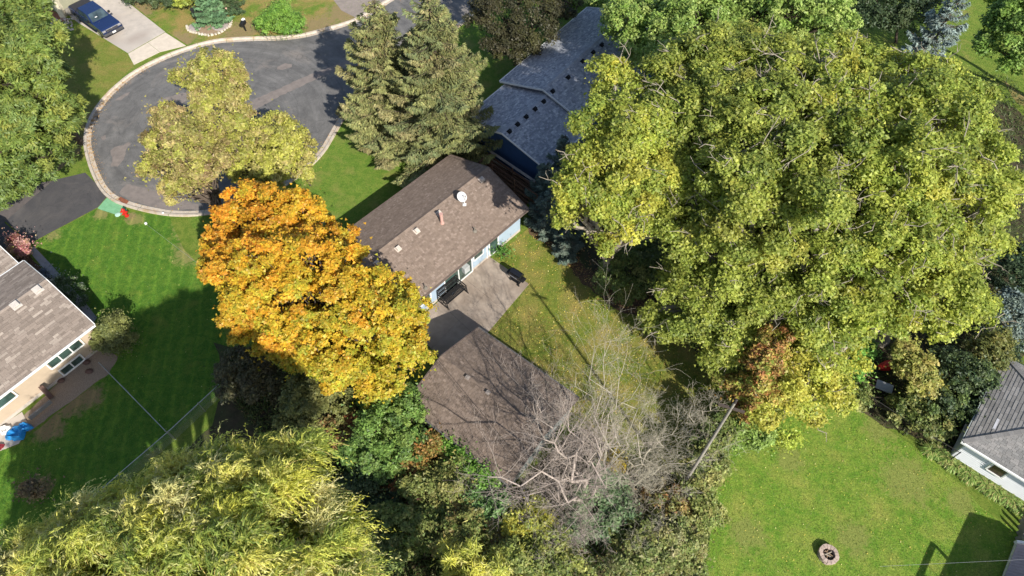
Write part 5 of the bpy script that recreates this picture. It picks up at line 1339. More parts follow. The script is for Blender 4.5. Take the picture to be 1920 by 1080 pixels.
THICK = [
    ("dark shrub mass below the left side of the maple", 480, 745, [(455, 690, 2.2, 1.6), (490, 720, 2, 1.6), (440, 720, 1.4, 1.2)], [(0.10, 0.09, 0.05), (0.15, 0.13, 0.06), (0.08, 0.09, 0.04)], [3, 2, 3], 15000),
    ("olive shrub under the green skirt of the maple", 600, 790, [(580, 745, 2.4, 1.9), (620, 760, 2.0, 1.7), (560, 775, 1.5, 1.3), (640, 740, 2.2, 1.4)], [(0.2, 0.22, 0.07), (0.27, 0.26, 0.09), (0.14, 0.16, 0.06)], [3, 3, 2], 26000),
    ("russet shrub in shade between the maple and the willow", 640, 830, [(645, 805, 1.5, 1.0), (665, 820, 1.3, 0.9)], REDB, [1, 1, 3, 3], 6000),
    ("bright green leafy shrub left of the garage roof corner", 740, 860, [(715, 800, 3.4, 1.6), (740, 780, 3.2, 1.5), (690, 835, 2.5, 1.5), (760, 830, 2.6, 1.4), (720, 850, 2, 1.4), (670, 850, 1.8, 1.0), (700, 760, 2.6, 1.2)], [(0.13, 0.23, 0.05), (0.20, 0.33, 0.07), (0.065, 0.12, 0.035), (0.26, 0.33, 0.08)], [4, 3, 3, 2], 34000),
    ("scarlet topped shrub by the garage side", 800, 845, [(797, 832, 2.4, 0.36, 0.6), (780, 836, 2.3, 0.26, 0.6)], [(0.6, 0.10, 0.045), (0.5, 0.2, 0.07), (0.3, 0.2, 0.06), (0.16, 0.2, 0.05)], [3, 3, 2, 3], 9000),
    ("yellow brown shrub in front of the scarlet one", 820, 880, [(815, 855, 1.5, 1.1), (845, 865, 1.4, 1.0), (800, 880, 1.3, 1.2)], [(0.36, 0.3, 0.08), (0.28, 0.26, 0.08), (0.4, 0.24, 0.08)], [3, 3, 2], 15000),
    ("vivid green vine hugging the lower garage wall", 880, 868, [(846, 838, 2.1, .45), (862, 853, 2.1, .45), (878, 869, 2.1, .45), (893, 885, 2.1, .45), (908, 899, 2.1, .45), (922, 913, 2.0, .4), (836, 828, 1.9, .4)], [(0.15, 0.31, 0.045), (0.21, 0.37, 0.06), (0.09, 0.19, 0.04)], [4, 3, 2], 15000),
    ("mottled green shrub in the middle of the thicket", 840, 930, [(830, 905, 1.8, 1.5), (865, 915, 1.7, 1.4), (800, 920, 1.5, 1.2)], THK, [3, 3, 2, 2], 18000),
    ("dark red twiggy shrub in the thicket", 820, 950, [(815, 932, 1.2, 0.9), (845, 940, 1.2, 0.8), (790, 950, 1.0, 0.7)], [(0.22, 0.08, 0.06), (0.15, 0.06, 0.05), (0.13, 0.12, 0.05)], [3, 3, 2], 8000),
    ("rust tinted shrub at the shaded thicket edge", 760, 900, [(765, 885, 1.3, 0.9), (755, 910, 1.1, 0.8)], REDB, [2, 1, 3, 4], 6000),
    ("shaded low green shrub between willow and thicket", 700, 930, [(690, 905, 1.2, 1.3), (720, 930, 1.0, 1.1), (660, 930, 1.0, 1.1)], DKG, [3, 3, 2, 3], 10000),
    ("dim green bush right of the willow crown", 760, 1010, [(745, 990, 1.8, 1.5), (780, 1000, 1.5, 1.3), (730, 1030, 1.5, 1.4)], THK, [4, 2, 4, 1], 14000),
    ("olive and rust bush below the thicket middle", 890, 1000, [(880, 985, 2.2, 1.6), (850, 1010, 1.8, 1.4), (920, 1010, 2, 1.5)], THK + REDB[2:3], [3, 3, 2, 3, 2], 20000),
    ("soft green willowy bush near the bottom middle", 930, 985, [(905, 960, 2.0, 1.2), (930, 970, 2.0, 1.1)], [(0.16, 0.3, 0.09), (0.22, 0.36, 0.12), (0.1, 0.18, 0.06)], [3, 2, 3], 12000),
    ("yellow leaved bush left of the bare tree tips", 985, 1000, [(975, 985, 2.6, 1.2), (1000, 990, 2.4, 1.1)], YEL + THK[:2], [3, 3, 3, 2, 2], 11000),
    ("dark olive bush at the bottom edge", 1000, 1075, [(985, 1060, 3, 1.6), (1030, 1050, 2.6, 1.4), (950, 1050, 2.2, 1.4), (1060, 1080, 2.6, 1.4)], THK + YEL[2:], [3, 3, 2, 2, 4], 19000),
    ("grey green shrub under the spreading bare tree", 1130, 970, [(1120, 935, 2.2, 1.5), (1150, 955, 2, 1.3), (1100, 975, 1.6, 1.3)], [(0.14, 0.22, 0.1), (0.2, 0.28, 0.13), (0.09, 0.15, 0.07)], [3, 3, 2], 15000),
    ("golden yellow shrub at the foot of the bare trees", 1148, 890, [(1150, 872, 1.6, 0.75), (1142, 885, 1.0, 0.6)], [(0.62, 0.46, 0.04), (0.55, 0.42, 0.06), (0.4, 0.34, 0.07)], [4, 3, 2], 8000),
    ("green and tan bush below the spreading bare tree", 1220, 1035, [(1200, 1010, 2.2, 1.6), (1240, 1030, 2.2, 1.6), (1180, 1050, 1.8, 1.3), (1270, 1010, 1.8, 1.3), (1290, 1050, 1.6, 1.2)], THK + [(0.3, 0.26, 0.14)], [4, 3, 2, 2, 3], 30000),
    ("rusty bush between the bare tree and the right lawn", 1240, 965, [(1230, 945, 1.6, 1.0), (1270, 950, 1.5, 1.1), (1200, 970, 1.4, 0.8)], REDB + THK, [1, 2, 3, 2, 3, 3, 2, 2], 13000),
    ("hazel green bush on the border of the right lawn", 1320, 930, [(1310, 900, 1.8, 1.2), (1330, 870, 1.6, 1.1), (1300, 960, 1.5, 1.2), (1325, 960, 1.2, 0.9)], THK, [3, 4, 1, 3], 17000),
    ("light green weedy shrub at the foot of the utility pole line", 1400, 830, [(1380, 800, 1.3, 1.0), (1410, 815, 1.2, 1.0), (1360, 830, 1.1, 0.9), (1430, 800, 1.2, 0.9)], [(0.24, 0.36, 0.08), (0.32, 0.42, 0.1), (0.16, 0.25, 0.06)], [3, 3, 2], 17000),
    ("dark green shrub behind the utility pole", 1350, 850, [(1340, 815, 1.8, 1.1), (1330, 845, 1.4, 1.0)], THK, [3, 2, 4, 1], 9000),
    ("rust orange shrub tree at the edge of the big canopy", 1430, 770, [(1430, 690, 6.5, 1.3), (1435, 730, 5, 1.2), (1402, 720, 4.5, 1.0), (1450, 650, 7.5, 1.1), (1415, 765, 3.2, 0.9), (1480, 720, 4.5, 0.9), (1385, 760, 2.5, 0.8)], REDB[:2] + COTY[:3] + [(0.34, 0.2, 0.07)], [3, 3, 2, 2, 3, 3], 26000),
    ("grass green bush in a sunny pocket of the canopy", 1625, 740, [(1598, 700, 1.8, 0.9), (1610, 655, 1.6, 0.9)], [(0.2, 0.42, 0.07), (0.26, 0.48, 0.1), (0.13, 0.26, 0.05)], [3, 3, 2], 12000),
    ("yellow and tan twiggy shrub right of the red kayak", 1725, 720, [(1710, 690, 3, 1.2), (1725, 715, 2.5, 1.1), (1700, 670, 3.4, 1.0)], [(0.42, 0.40, 0.10), (0.28, 0.31, 0.07), (0.45, 0.33, 0.13), (0.16, 0.2, 0.05)], [3, 3, 2, 2], 11000),
    ("dark vine covered shrub in the shade of the white house", 1790, 740, [(1780, 700, 2.5, 1.8), (1820, 720, 2, 1.5), (1770, 750, 1.6, 1.5), (1810, 770, 1.4, 1.3)], DKG + THK[:1], [3, 3, 2, 3, 2], 21000),
    ("mossy shrub along the wire fence", 1700, 780, [(1690, 768, 1.1, 0.9), (1725, 780, 1.2, 1.0), (1750, 800, 1.1, 1.0), (1610, 745, 0.9, 0.7)], THK, [4, 3, 3, 2], 16000),
    ("dark olive bush above the white house roof tip", 1850, 690, [(1850, 665, 2.5, 1.5), (1830, 690, 2, 1.2)], [(0.2, 0.22, 0.06), (0.14, 0.16, 0.05), (0.3, 0.26, 0.07)], [3, 3, 2], 11000),
    ("blue green shrub at the right edge below the canopy", 1900, 610, [(1895, 590, 2.5, 1.4), (1915, 620, 2, 1.2)], BSP, [3, 1, 4, 3], 10000),
    ("shaded undergrowth shrub under the right end of the canopy", 1890, 530, [(1885, 500, 2, 2.0), (1910, 540, 2, 1.8), (1870, 640, 1.5, 1.4)], DKG, [4, 2, 4, 1], 14000),
    ("dark ivy shrub under the middle of the canopy", 1480, 640, [(1470, 600, 2.5, 2.0), (1520, 640, 2.5, 2.0), (1430, 640, 2, 1.6)], DKG, [3, 3, 2, 3], 12000),
    ("dim brown shrub in the shaded bed beside the back lawn", 1290, 600, [(1270, 570, 1.6, 1.3), (1320, 610, 1.4, 1.3)], THK, [3, 1, 4, 1], 9000),
    ("little lime green sapling on the right lawn", 1478, 830, [(1476, 820, 1.1, 0.42), (1485, 817, 1.2, 0.35)], [(0.4, 0.5, 0.07), (0.5, 0.55, 0.1)], [1, 1], 2600),
    ("small clump of green leaves at the wall below the downspout", 946, 480, [(942, 476, 0.35, 0.3), (950, 482, 0.3, 0.22)], [(0.12, 0.26, 0.05), (0.08, 0.16, 0.04)], [2, 1], 2200),
]
for k, (lb, px, py, lobes, pal, wts, n) in enumerate(THICK):
    shrub(lb, px, py, lobes, pal, wts, int(n * 0.85), 200 + k, **({'gaps': 0.5} if 'rust orange' in lb or 'bright green leafy' in lb else {}))

crown_tree("green_tree", "tall green tree rising from the bottom edge beyond the thicket", "tree", xy(880, 1330),
           [(800, 1205, 8, 1.9), (750, 1235, 8, 2.0), (900, 1200, 5, 1.5)], leaf=(0.2, 0.15), nleaf=34000, rc=(0.45, 0.8), pal=THK + YEL[2:], wts=[4, 3, 2, 2, 2], seed=171, trunk_r=0.2, gaps=0.15, split=3)
shrub("small brownish bush in the shade of the left lawn", 72, 930, [(70, 915, 0.8, 0.5), (82, 908, 0.7, 0.4)], [(0.2, 0.14, 0.08), (0.14, 0.13, 0.06), (0.26, 0.18, 0.1)], [3, 3, 2], 3000, 260)
# daylily clumps along the white house wall
g = np.random.default_rng(5)
dp0, dp1 = at(1738, 838), at(1925, 958)
for k in range(17):
    c_ = dp0 + (dp1 - dp0) * (k + 0.5) / 17 + np.array((g.normal() * 0.12, g.normal() * 0.12 , 0))
    ORD = "first second third fourth fifth sixth seventh eighth ninth tenth eleventh twelfth thirteenth fourteenth fifteenth sixteenth seventeenth".split()
    o = empty("daylily", c_, label="%s strap leaved clump from the left in the row along the white house" % ORD[k], cat="plant", group="daylily clumps along the white house")
    n = 260; az_ = g.uniform(0, 2 * math.pi, n); L = g.uniform(0.4, 0.75, n); dh = np.c_[np.cos(az_), np.sin(az_), np.zeros(n)]
    P = []; D = []; N = []; CO = []; cb = pick([(0.22, 0.34, 0.08), (0.3, 0.38, 0.1), (0.45, 0.4, 0.16)], [4, 4, 2], n, g)
    for t in (0.25, 0.6, 0.9):
        P.append(dh * (L * t * 0.9)[:, None] + np.c_[np.zeros(n), np.zeros(n), L * (1.2 * t - 1.15 * t * t) + 0.1] + g.normal(size=(n, 3)) * 0.05)
        D.append(unit(dh + np.array((0, 0, 1.0)) * (1.2 - 2.3 * t))); N.append(unit(np.array((0, 0, 1.0)) - dh * 0.3 + g.normal(size=(n, 3)) * 0.2)); CO.append(cb * (0.8 + 0.4 * t))
    leaves("foliage", np.concatenate(P), np.concatenate(D), np.concatenate(N), np.tile(L * 0.42, 3), 0.045, np.concatenate(CO), LEAF, o)

# undergrowth, grass blades, fallen leaves: uncountable
def scatter(poly, n, g):
    a_ = np.array(poly); lo, hi = a_.min(0), a_.max(0); p = g.uniform(lo, hi, (n * 3, 2)); p = p[inside(poly, p)][:n]; return p


def blades(name, poly, n, cols, w, z, hgt=(0.04, 0.1), seed=1, wid=0.03, kindname="grass"):
    g = np.random.default_rng(seed); p = scatter(poly, n, g); n = len(p)
    P = np.c_[p, np.full(n, z)] ; d_ = unit(np.c_[g.normal(size=(n, 2)) * 0.9, np.full(n, 0.8)])
    h = g.uniform(hgt[0], hgt[1], n)[:, None]; s_ = unit(np.c_[g.normal(size=(n, 2)), np.zeros(n)]) * wid * 0.5
    V = np.stack([P - s_, P + s_, P + d_ * h], axis=1).reshape(-1, 3); F = np.arange(n * 3).reshape(-1, 3)
    o = link(name, raw_mesh(name, V, F, LEAF, pick(cols, w, n, g) * g.uniform(0.7, 1.2, (n, 1))))
    o["kind"] = "stuff"; o["label"] = kindname; o["category"] = "grass"
    return o


GC = [(0.12, 0.21, 0.035), (0.18, 0.26, 0.05), (0.28, 0.27, 0.09)]
GL = [(0.05, 0.17, 0.025), (0.08, 0.21, 0.035), (0.13, 0.22, 0.05)]
for nm, poly, n, cl, w, lb in (("grass", LAWN_L, 26000, GL, [4, 4, 1], "short mown deep green grass of the left lawn"), ("grass", LAWN_F, 18000, GC, [3, 4, 1], "grass between the street and the bungalow"),
                           ("grass", LAWN_B, 28000, GC, [3, 3, 2], "leaf strewn grass of the back lawn"), ("grass", LAWN_R, 40000, GC, [3, 4, 1.5], "sunny grass of the right lawn"),
                           ("grass", LAWN_TL, 15000, GC, [3, 3, 2], "olive grass beside the concrete drive"), ("grass", LAWN_T, 18000, GC, [3, 3, 2], "patchy grass beyond the turning circle")):
    blades(nm, poly, n, cl, w, 0.006, seed=n, kindname=lb)


def litter(name, poly, n, cols, w, seed, label, z=0.02, size=0.13):
    g = np.random.default_rng(seed); p = scatter(poly, n, g)
    # drifts: keep more where a low frequency field is high
    f = np.sin(p[:, 0] * 0.9 + seed) * np.cos(p[:, 1] * 0.7 + seed * 2) + g.normal(size=len(p)) * 0.7; p = p[f > -0.3]; n = len(p)
    Nn_ = unit(np.c_[g.normal(size=(n, 2)) * 0.35, np.ones(n)]); D = unit(np.cross(Nn_, g.normal(size=(n, 3)))); sz = g.uniform(0.6, 1.2, n) * size
    o = leaves(name, np.c_[p, np.full(n, z + 0.03)], D, Nn_, sz, sz * 0.75, pick(cols, w, n, g), LEAF)
    o["kind"] = "stuff"; o["label"] = label; o["category"] = "fallen leaves"


FL = [(0.75, 0.6, 0.12), (0.8, 0.7, 0.3), (0.5, 0.3, 0.1), (0.35, 0.2, 0.08)]
litter("fallen_leaves", LAWN_B, 4200, FL, [4, 2, 3, 2], 3, "yellow and brown fallen leaves on the back lawn", size=0.09)
litter("fallen_leaves", LAWN_R, 900, FL, [4, 3, 1, 1], 4, "sparse yellow fallen leaves on the right lawn", size=0.07)
litter("fallen_leaves", LAWN_L, 160, FL, [3, 4, 1, 1], 6, "few pale fallen leaves on the left lawn", size=0.06)
gk = np.random.default_rng(12); idx_ = gk.integers(0, len(RS) - 1, 22000); keep_ = (RS[idx_, 1] < 85) & ((RS[idx_, 0] < -24) | (gk.random(len(idx_)) < 0.15)) & (np.sin(idx_ * 0.11) + gk.normal(size=len(idx_)) * 0.5 > -0.1); idx_ = idx_[keep_]
off_ = np.abs(gk.normal(size=len(idx_))) * 0.22 + 0.02; kp = RS[idx_] + Nn[idx_] * (0.30 - off_)[:, None] + gk.normal(size=(len(idx_), 2)) * 0.12; nk = len(kp)
kn = unit(np.c_[gk.normal(size=(nk, 2)) * 0.4, np.ones(nk)]); ks = gk.uniform(0.04, 0.1, nk)
ok_ = leaves("fallen_leaves", np.c_[kp, np.full(nk, 0.045)], unit(np.cross(kn, gk.normal(size=(nk, 3)))), kn, ks, ks * 0.7, pick([(0.45, 0.26, 0.09), (0.36, 0.2, 0.08), (0.55, 0.38, 0.14)], [3, 3, 2], nk, gk), LEAF)
tag(ok_, "brown leaves gathered in the gutter of the kerb", "fallen leaves", kind="stuff")
bedp = [tuple(a2(*p)) for p in [(985, 415), (1040, 400), (1110, 480), (1260, 560), (1420, 720), (1500, 740), (1350, 700), (1240, 610), (1150, 570), (1040, 480)]]
litter("fallen_leaves", bedp, 3500, [(0.3, 0.15, 0.07), (0.4, 0.22, 0.1), (0.5, 0.36, 0.12), (0.16, 0.09, 0.05)], [3, 2, 2, 3], 7, "brown leaf litter under the cottonwoods", size=0.15)
wood = [tuple(a2(*p)) for p in [(430, 740), (620, 740), (760, 760), (960, 920), (1180, 900), (1310, 900), (1330, 1010), (1300, 1200), (500, 1200), (600, 980)]]
litter("fallen_leaves", wood, 9000, [(0.2, 0.12, 0.06), (0.14, 0.16, 0.05), (0.3, 0.24, 0.09), (0.1, 0.07, 0.04)], [3, 3, 1, 3], 8, "leaf litter on the thicket floor", size=0.15)
blades("undergrowth", wood, 32000, [(0.10, 0.15, 0.04), (0.16, 0.2, 0.06), (0.07, 0.1, 0.03), (0.22, 0.18, 0.08)], [3, 3, 3, 1], 0.01, (0.15, 0.5), 9, 0.09, "low weeds and saplings on the thicket floor")
bed2 = [tuple(a2(*p)) for p in [(1120, 500), (1250, 600), (1420, 760), (1560, 740), (1690, 815), (1800, 862), (1860, 720), (1960, 640), (2000, 300), (1900, 150), (1500, 60), (1250, 160)]]
blades("undergrowth", bed2, 38000, [(0.10, 0.15, 0.04), (0.14, 0.19, 0.05), (0.06, 0.09, 0.03), (0.2, 0.18, 0.07)], [3, 3, 3, 1], 0.01, (0.15, 0.5), 10, 0.09, "weeds and ground cover under the big canopy")

# ------------------------------------------------------------------ objects
# pickup truck (x forward, y left), nose towards the street
tb, tf = at(152, 24, 0.9), at(222, 74, 0.9)
tc = at(187, 47, 0.0); hd = math.atan2(tf[1] - tb[1], tf[0] - tb[0])
truck = empty("pickup_truck", (tc[0], tc[1], 0.021), hd, label="dark blue pickup truck with black bed cover parked on the concrete drive", cat="pickup truck")
def car_mat(name, c, r=0.25, coat=0.6):
    m, nt_, b = new_mat(name); b.inputs["Base Color"].default_value = (*c, 1); b.inputs["Roughness"].default_value = r; b.inputs["Metallic"].default_value = 0.3
    b.inputs["Coat Weight"].default_value = coat; return m
NAVY = car_mat("navy_paint", (0.012, 0.028, 0.10)); GLS = glass_mat("car_glass", (0.02, 0.03, 0.035)); TYRE = rough_mat("tyre", (0.02, 0.02, 0.02), rough=0.9); CHR = rough_mat("chrome", (0.7, 0.7, 0.72), rough=0.25, metal=0.8, bs=0)
def side_hull(prof, w, mat, name, par, bev=0.05, inset=None):
    mb = MB(); n = len(prof)
    for s_ in (1, -1):
        pts = [(x, s_ * (w / 2 - (inset[i] if inset else 0)), z) for i, (x, z) in enumerate(prof)]
        mb.poly(pts if s_ < 0 else pts[::-1])
    for i in range(n):
        j = (i + 1) % n; ii = inset[i] if inset else 0; ij = inset[j] if inset else 0
        mb.poly([(prof[i][0], w / 2 - ii, prof[i][1]), (prof[j][0], w / 2 - ij, prof[j][1]), (prof[j][0], -(w / 2 - ij), prof[j][1]), (prof[i][0], -(w / 2 - ii), prof[i][1])][::-1])
    return mb.build(name, mat, par, bevel=bev)
def arch(cx, r, n=7): return [(cx + r * math.cos(t), 0.42 + r * math.sin(t)) for t in np.linspace(math.pi, 0, n)]
body_p = [(-2.95, 0.45)] + [(-2.95 + 0, 0.5)] + [(x, z) for x, z in arch(-1.95, 0.45)] + [(x, z) for x, z in arch(1.95, 0.45)] + [(2.85, 0.42), (2.95, 0.6), (2.9, 1.0), (2.75, 1.12), (1.35, 1.2), (-2.95, 1.18)]
side_hull(body_p, 1.95, NAVY, "body", truck, 0.05)
side_hull([(1.35, 1.2), (0.65, 1.78), (-0.9, 1.82), (-1.05, 1.2)], 1.86, NAVY, "cab", truck, 0.05, inset=[0, 0.14, 0.14, 0])
cov = MB(); cov.box(-2.02, 0, 1.22, 1.82, 1.74, 0.07); cov.build("bed_cover", rough_mat("black_vinyl", (0.035, 0.035, 0.042), rough=0.6), truck, bevel=0.025)
mb = MB()
def quad(mb, P4, off): mb.poly(P4)
ws = [(1.33, 0.82, 1.23), (1.33, -0.82, 1.23), (0.70, -0.70, 1.755), (0.70, 0.70, 1.755)]
n_ = Vector((0.66, 0, 0.75)) * 0.012; ws = [Vector(p) + n_ for p in ws]; mb.hexa([p - n_ * 0.8 for p in ws] + ws); mb.build("windscreen", GLS, truck)
for s_ in (1, -1):
    for x0, x1, x2, x3 in ((1.08, 0.62, 0.05, 0.05), (-0.03, -0.03, -0.82, -0.92)):
        mb = MB(); off = 0.012
        p = [Vector((x0, s_ * (0.925 + off), 1.27)), Vector((x3, s_ * (0.925 + off), 1.27)), Vector((x2, s_ * (0.80 + off), 1.72)), Vector((x1, s_ * (0.80 + off), 1.72))]
        mb.hexa([q - Vector((0, s_ * 0.01, 0)) for q in p] + p); mb.build("side_window", GLS, truck)
    mb = MB(); mb.box(0.98, s_ * 1.08, 1.32, 0.14, 0.22, 0.2); mb.build("wing_mirror", BLACK, truck, bevel=0.02)
    mb = MB(); mb.box(2.86, s_ * 0.78, 0.93, 0.14, 0.34, 0.2); mb.build("headlight", CHR, truck, bevel=0.03)
    for x in (1.95, -1.95):
        mb = MB(); M_ = Matrix.Translation((x, s_ * 0.86, 0.4)) @ Matrix.Rotation(math.pi / 2, 4, 'X')
        mb.lathe([(0.30, -0.13), (0.39, -0.11), (0.40, 0), (0.39, 0.11), (0.30, 0.13)], 20, M_); wh = mb.build("wheel", TYRE, truck, smooth=False)
        mb = MB(); mb.lathe([(0.05, -0.135), (0.26, -0.135), (0.27, 0.0), (0.26, 0.135), (0.05, 0.135)], 14, M_); mb.build("rim", CHR, wh)
    mb = MB(); mb.box(0.1, s_ * 1.0, 0.42, 2.6, 0.12, 0.06); mb.build("side_step", BLACK, truck)
mb = MB(); mb.box(2.95, 0, 0.93, 0.06, 1.15, 0.26); mb.build("grille", rough_mat("dark_grille", (0.06, 0.06, 0.07), rough=0.4), truck)
mb = MB(); mb.box(2.99, 0, 1.06, 0.06, 1.2, 0.04); mb.box(2.95, 0, 1.0, 0.08, 0.05, 0.1); mb.build("grille_bar", CHR, truck)
mb = MB(); mb.box(3.0, 0, 0.62, 0.2, 1.95, 0.22); mb.build("bumper", rough_mat("dark_chrome", (0.12, 0.12, 0.13), rough=0.35, metal=0.5), truck, bevel=0.05)
mb = MB(); mb.box(3.12, 0.0, 0.66, 0.02, 0.34, 0.16); mb.build("number_plate", WHITE, truck)
mb = MB(); mb.box(1.08, -0.25, 1.47, 0.2, 0.22, 0.015, Matrix.Identity(4)); mb.build("paper_sheet", WHITE, truck)

# recycling carts etc by the far garage
def cart(px, py, mat, lab, lid):
    o = empty("wheeled_bin", at(px, py, 0.02), 0.6, label=lab, cat="bin")
    mb = MB(); mb.lathe([(0.24, 0.05), (0.30, 0.95)], 4, Matrix.Rotation(math.pi / 4, 4, 'Z')); mb.build("bin_body", mat, o, bevel=0.03)
    mb = MB(); mb.box(0, 0, 0.99, 0.52, 0.56, 0.07, top=0.85); mb.build("lid", lid, o, bevel=0.02)
    for s_ in (1, -1):
        mb = MB(); mb.tube((-0.24, s_ * 0.2, 0.1), (-0.24, s_ * 0.27, 0.1), 0.1, n=12); mb.build("wheel", BLACK, o)
cart(126, 6, BLUEP, "blue wheeled bin by the cream garage corner", BLUEP)
cart(136, 10, TEAL, "teal wheeled bin beside the blue one", TEAL)
o = empty("paint_bucket", at(150, 2, 0.02), label="small white topped bucket near the top edge behind the truck", cat="bucket"); mb = MB(); mb.lathe([(0.2, 0), (0.25, 0.5)], 14); mb.build("bucket", rough_mat("brown_pail", (0.2, 0.13, 0.12)), o); mb = MB(); mb.lathe([(0.26, 0.5), (0.24, 0.54)], 14); mb.build("lid", WHITE, o)
mb = MB()
mb.lathe([(0.38, 0), (0.5, 0.25), (0.42, 0.6), (0.3, 0.62)], 14, Matrix.Translation(at(133, 25, 0.02))); tag(mb.build("barrel_planter", rough_mat("grey_barrel", (0.25, 0.23, 0.2), scale=6), smooth=False), "grey barrel planter at the corner of the concrete drive", "planter")
mb = MB(); rr = random.Random(9)
for _ in range(90):
    p = at(rr.uniform(96, 140), rr.uniform(34, 56), 0.03); s_ = rr.uniform(0.08, 0.2); c = rr.uniform(0.4, 0.65)
    if p[0] < at(96, 40)[0]: continue
    mb.box(p[0], p[1], 0.04, s_, s_ * 0.8, s_ * 0.6, tint=(c, c * 0.88, c * 0.8), top=0.7)
o = mb.build("rocks", TINTS); tag(o, "pale rocks edging the bed near the truck", "rocks", kind="stuff")

# stone oval bed with edging stones
sheet("stone_bed", [(352, 52), (365, 42), (382, 38), (400, 30), (425, 28), (434, 36), (433, 46), (420, 56), (405, 64), (385, 64), (365, 60), (354, 57)], 0.018, rough_mat("dry_mulch", (0.36, 0.26, 0.18), (0.24, 0.17, 0.11), 5, 0.95, 0.7, bscale=14), amp=0.05)
eb = empty("stone_edging", at(392, 50), label="ring of small pale stones round the oval bed on the far lawn", cat="stone edging")
epts = [at(*p) for p in [(351, 50), (353, 57), (364, 62), (378, 65), (392, 67), (406, 65), (420, 58), (431, 50), (434, 42), (433, 35)]]
E2, _ = resample([p[:2] for p in epts], 0.33); o0 = at(392, 50)
for p in E2:
    mb = MB(); s_ = rr.uniform(0.2, 0.3); M_ = Matrix.Translation((p[0] - o0[0], p[1] - o0[1], 0.08)) @ Matrix.Rotation(rr.random() * 3, 4, 'Z')
    mb.box(0, 0, 0, s_, s_ * 0.75, s_ * 0.6, M_, tint=(0.58, 0.52, 0.44), top=0.7); mb.build("edging_stone", TINTS, eb)
for q, (px, py, s_) in enumerate(((413, 49, 0.8), (365, 52, 0.7), (407, 38, 0.5))):
    mb = MB(); mb.lathe([(s_ * .95, 0), (s_, 0.04), (s_ * 0.9, 0.07)], 9, Matrix.Translation(at(px, py, 0.02)) @ Matrix.Rotation(q, 4, 'Z')); tag(mb.build("stepping_stone", rough_mat("pink_stone%d" % q, (0.42, 0.36, 0.34)), None), ("largest flat round stone in the oval bed", "flat stone at the left end of the oval bed under the lamp post", "small flat stone in the upper part of the oval bed")[q], "stone")
# lamp post
lp = empty("lamp_post", at(375, 54), label="black lamp post at the left end of the oval stone bed", cat="lamp post")
mb = MB(); mb.tube((0, 0, 0), (0, 0, 1.75), 0.05, 0.04, 8); mb.build("post", BLACK, lp)
mb = MB(); mb.lathe([(0.07, 1.75), (0.16, 1.8), (0.2, 2.1), (0.06, 2.22)], 6); mb.build("lantern", BLACK, lp); mb = MB(); mb.lathe([(0.17, 1.86), (0.185, 2.05)], 6); mb.build("pane", GLASS, lp)
# mailbox on a post
ml = empty("mailbox", at(138, 294), math.radians(15), label="black mailbox on a black post beside the kerb left of the turning circle", cat="mailbox")
mb = MB(); mb.beam((0, 0, 0), (0, 0, 0.98), 0.09); mb.beam((0, 0, 0.55), (0.28, 0, 0.95), 0.05); mb.build("post", BLACK, ml)
mb = MB(); mb.beam((-0.3, 0, 1.05), (0.45, 0, 1.05), 0.24, 0.16); mb.tube((-0.3, 0, 1.13), (0.45, 0, 1.13), 0.12, n=12); mb.build("box", BLACK, ml); mb = MB(); mb.box(0.1, -0.14, 1.15, 0.16, 0.02, 0.06); mb.build("flag", RED, ml)
ml2 = empty("mailbox", at(461, 58), 1.2, label="black and white mailbox like box on the far lawn left of the round shrub", cat="mailbox")
mb = MB(); mb.beam((0, 0, 0), (0, 0, 0.7), 0.1); mb.build("post", BLACK, ml2); mb = MB(); mb.box(0, 0, 0.85, 0.65, 0.3, 0.34); mb.build("box", BLACK, ml2, bevel=0.05); mb = MB(); mb.box(0.3, 0.12, 0.95, 0.3, 0.22, 0.3); mb.build("door", WHITE, ml2, bevel=0.02)
# cage by round shrub
mb = MB()
c_ = at(528, 52)
for k in range(28):
    t0, t1 = 2 * math.pi * k / 28, 2 * math.pi * (k + 1) / 28
    p = lambda t, z: (c_[0] + 2.15 * math.cos(t), c_[1] + 2.15 * math.sin(t), z)
    mb.tube(p(t0, 0), p(t0, 0.7), 0.012, n=4, cap=False)
    for z in (0.2, 0.45, 0.7): mb.tube(p(t0, z), p(t1, z), 0.008, n=4, cap=False)
tag(mb.build("wire_guard", rough_mat("green_wire", (0.06, 0.1, 0.06))), "thin wire guard round the clipped shrub", "wire guard")

# hydrant on the seeded patch
hy = empty("fire_hydrant", at(238, 405), label="red fire hydrant at the edge of the green seeded patch", cat="fire hydrant")
mb = MB(); mb.lathe([(0.17, 0), (0.17, 0.05), (0.11, 0.06), (0.11, 0.6), (0.15, 0.62), (0.15, 0.67), (0.12, 0.75), (0.05, 0.82), (0.03, 0.88)], 14); mb.build("barrel", RED, hy, smooth=False)
for dxy in ((0.2, 0), (-0.2, 0), (0, -0.22)):
    mb = MB(); mb.tube((0, 0, 0.48), (dxy[0], dxy[1], 0.48), 0.06, n=10); mb.tube((dxy[0], dxy[1], 0.48), (dxy[0] * 1.25, dxy[1] * 1.25, 0.48), 0.08, n=8); mb.build("outlet", RED, hy)
mb = MB(); mb.lathe([(0.2, 0.0), (0.2, 0.05), (0.05, 0.07)], 16, Matrix.Translation(at(221, 403, 0.015))); tag(mb.build("manhole_lid", rough_mat("mint_cap", (0.45, 0.66, 0.55))), "pale mint round utility cap left of the hydrant", "manhole lid")
mb = MB(); mb.lathe([(0.1, 0), (0.1, 0.12), (0.04, 0.14)], 10, Matrix.Translation(at(274, 420, 0))); tag(mb.build("white_marker", WHITE), "small white marker on the left lawn below the kerb", "marker")
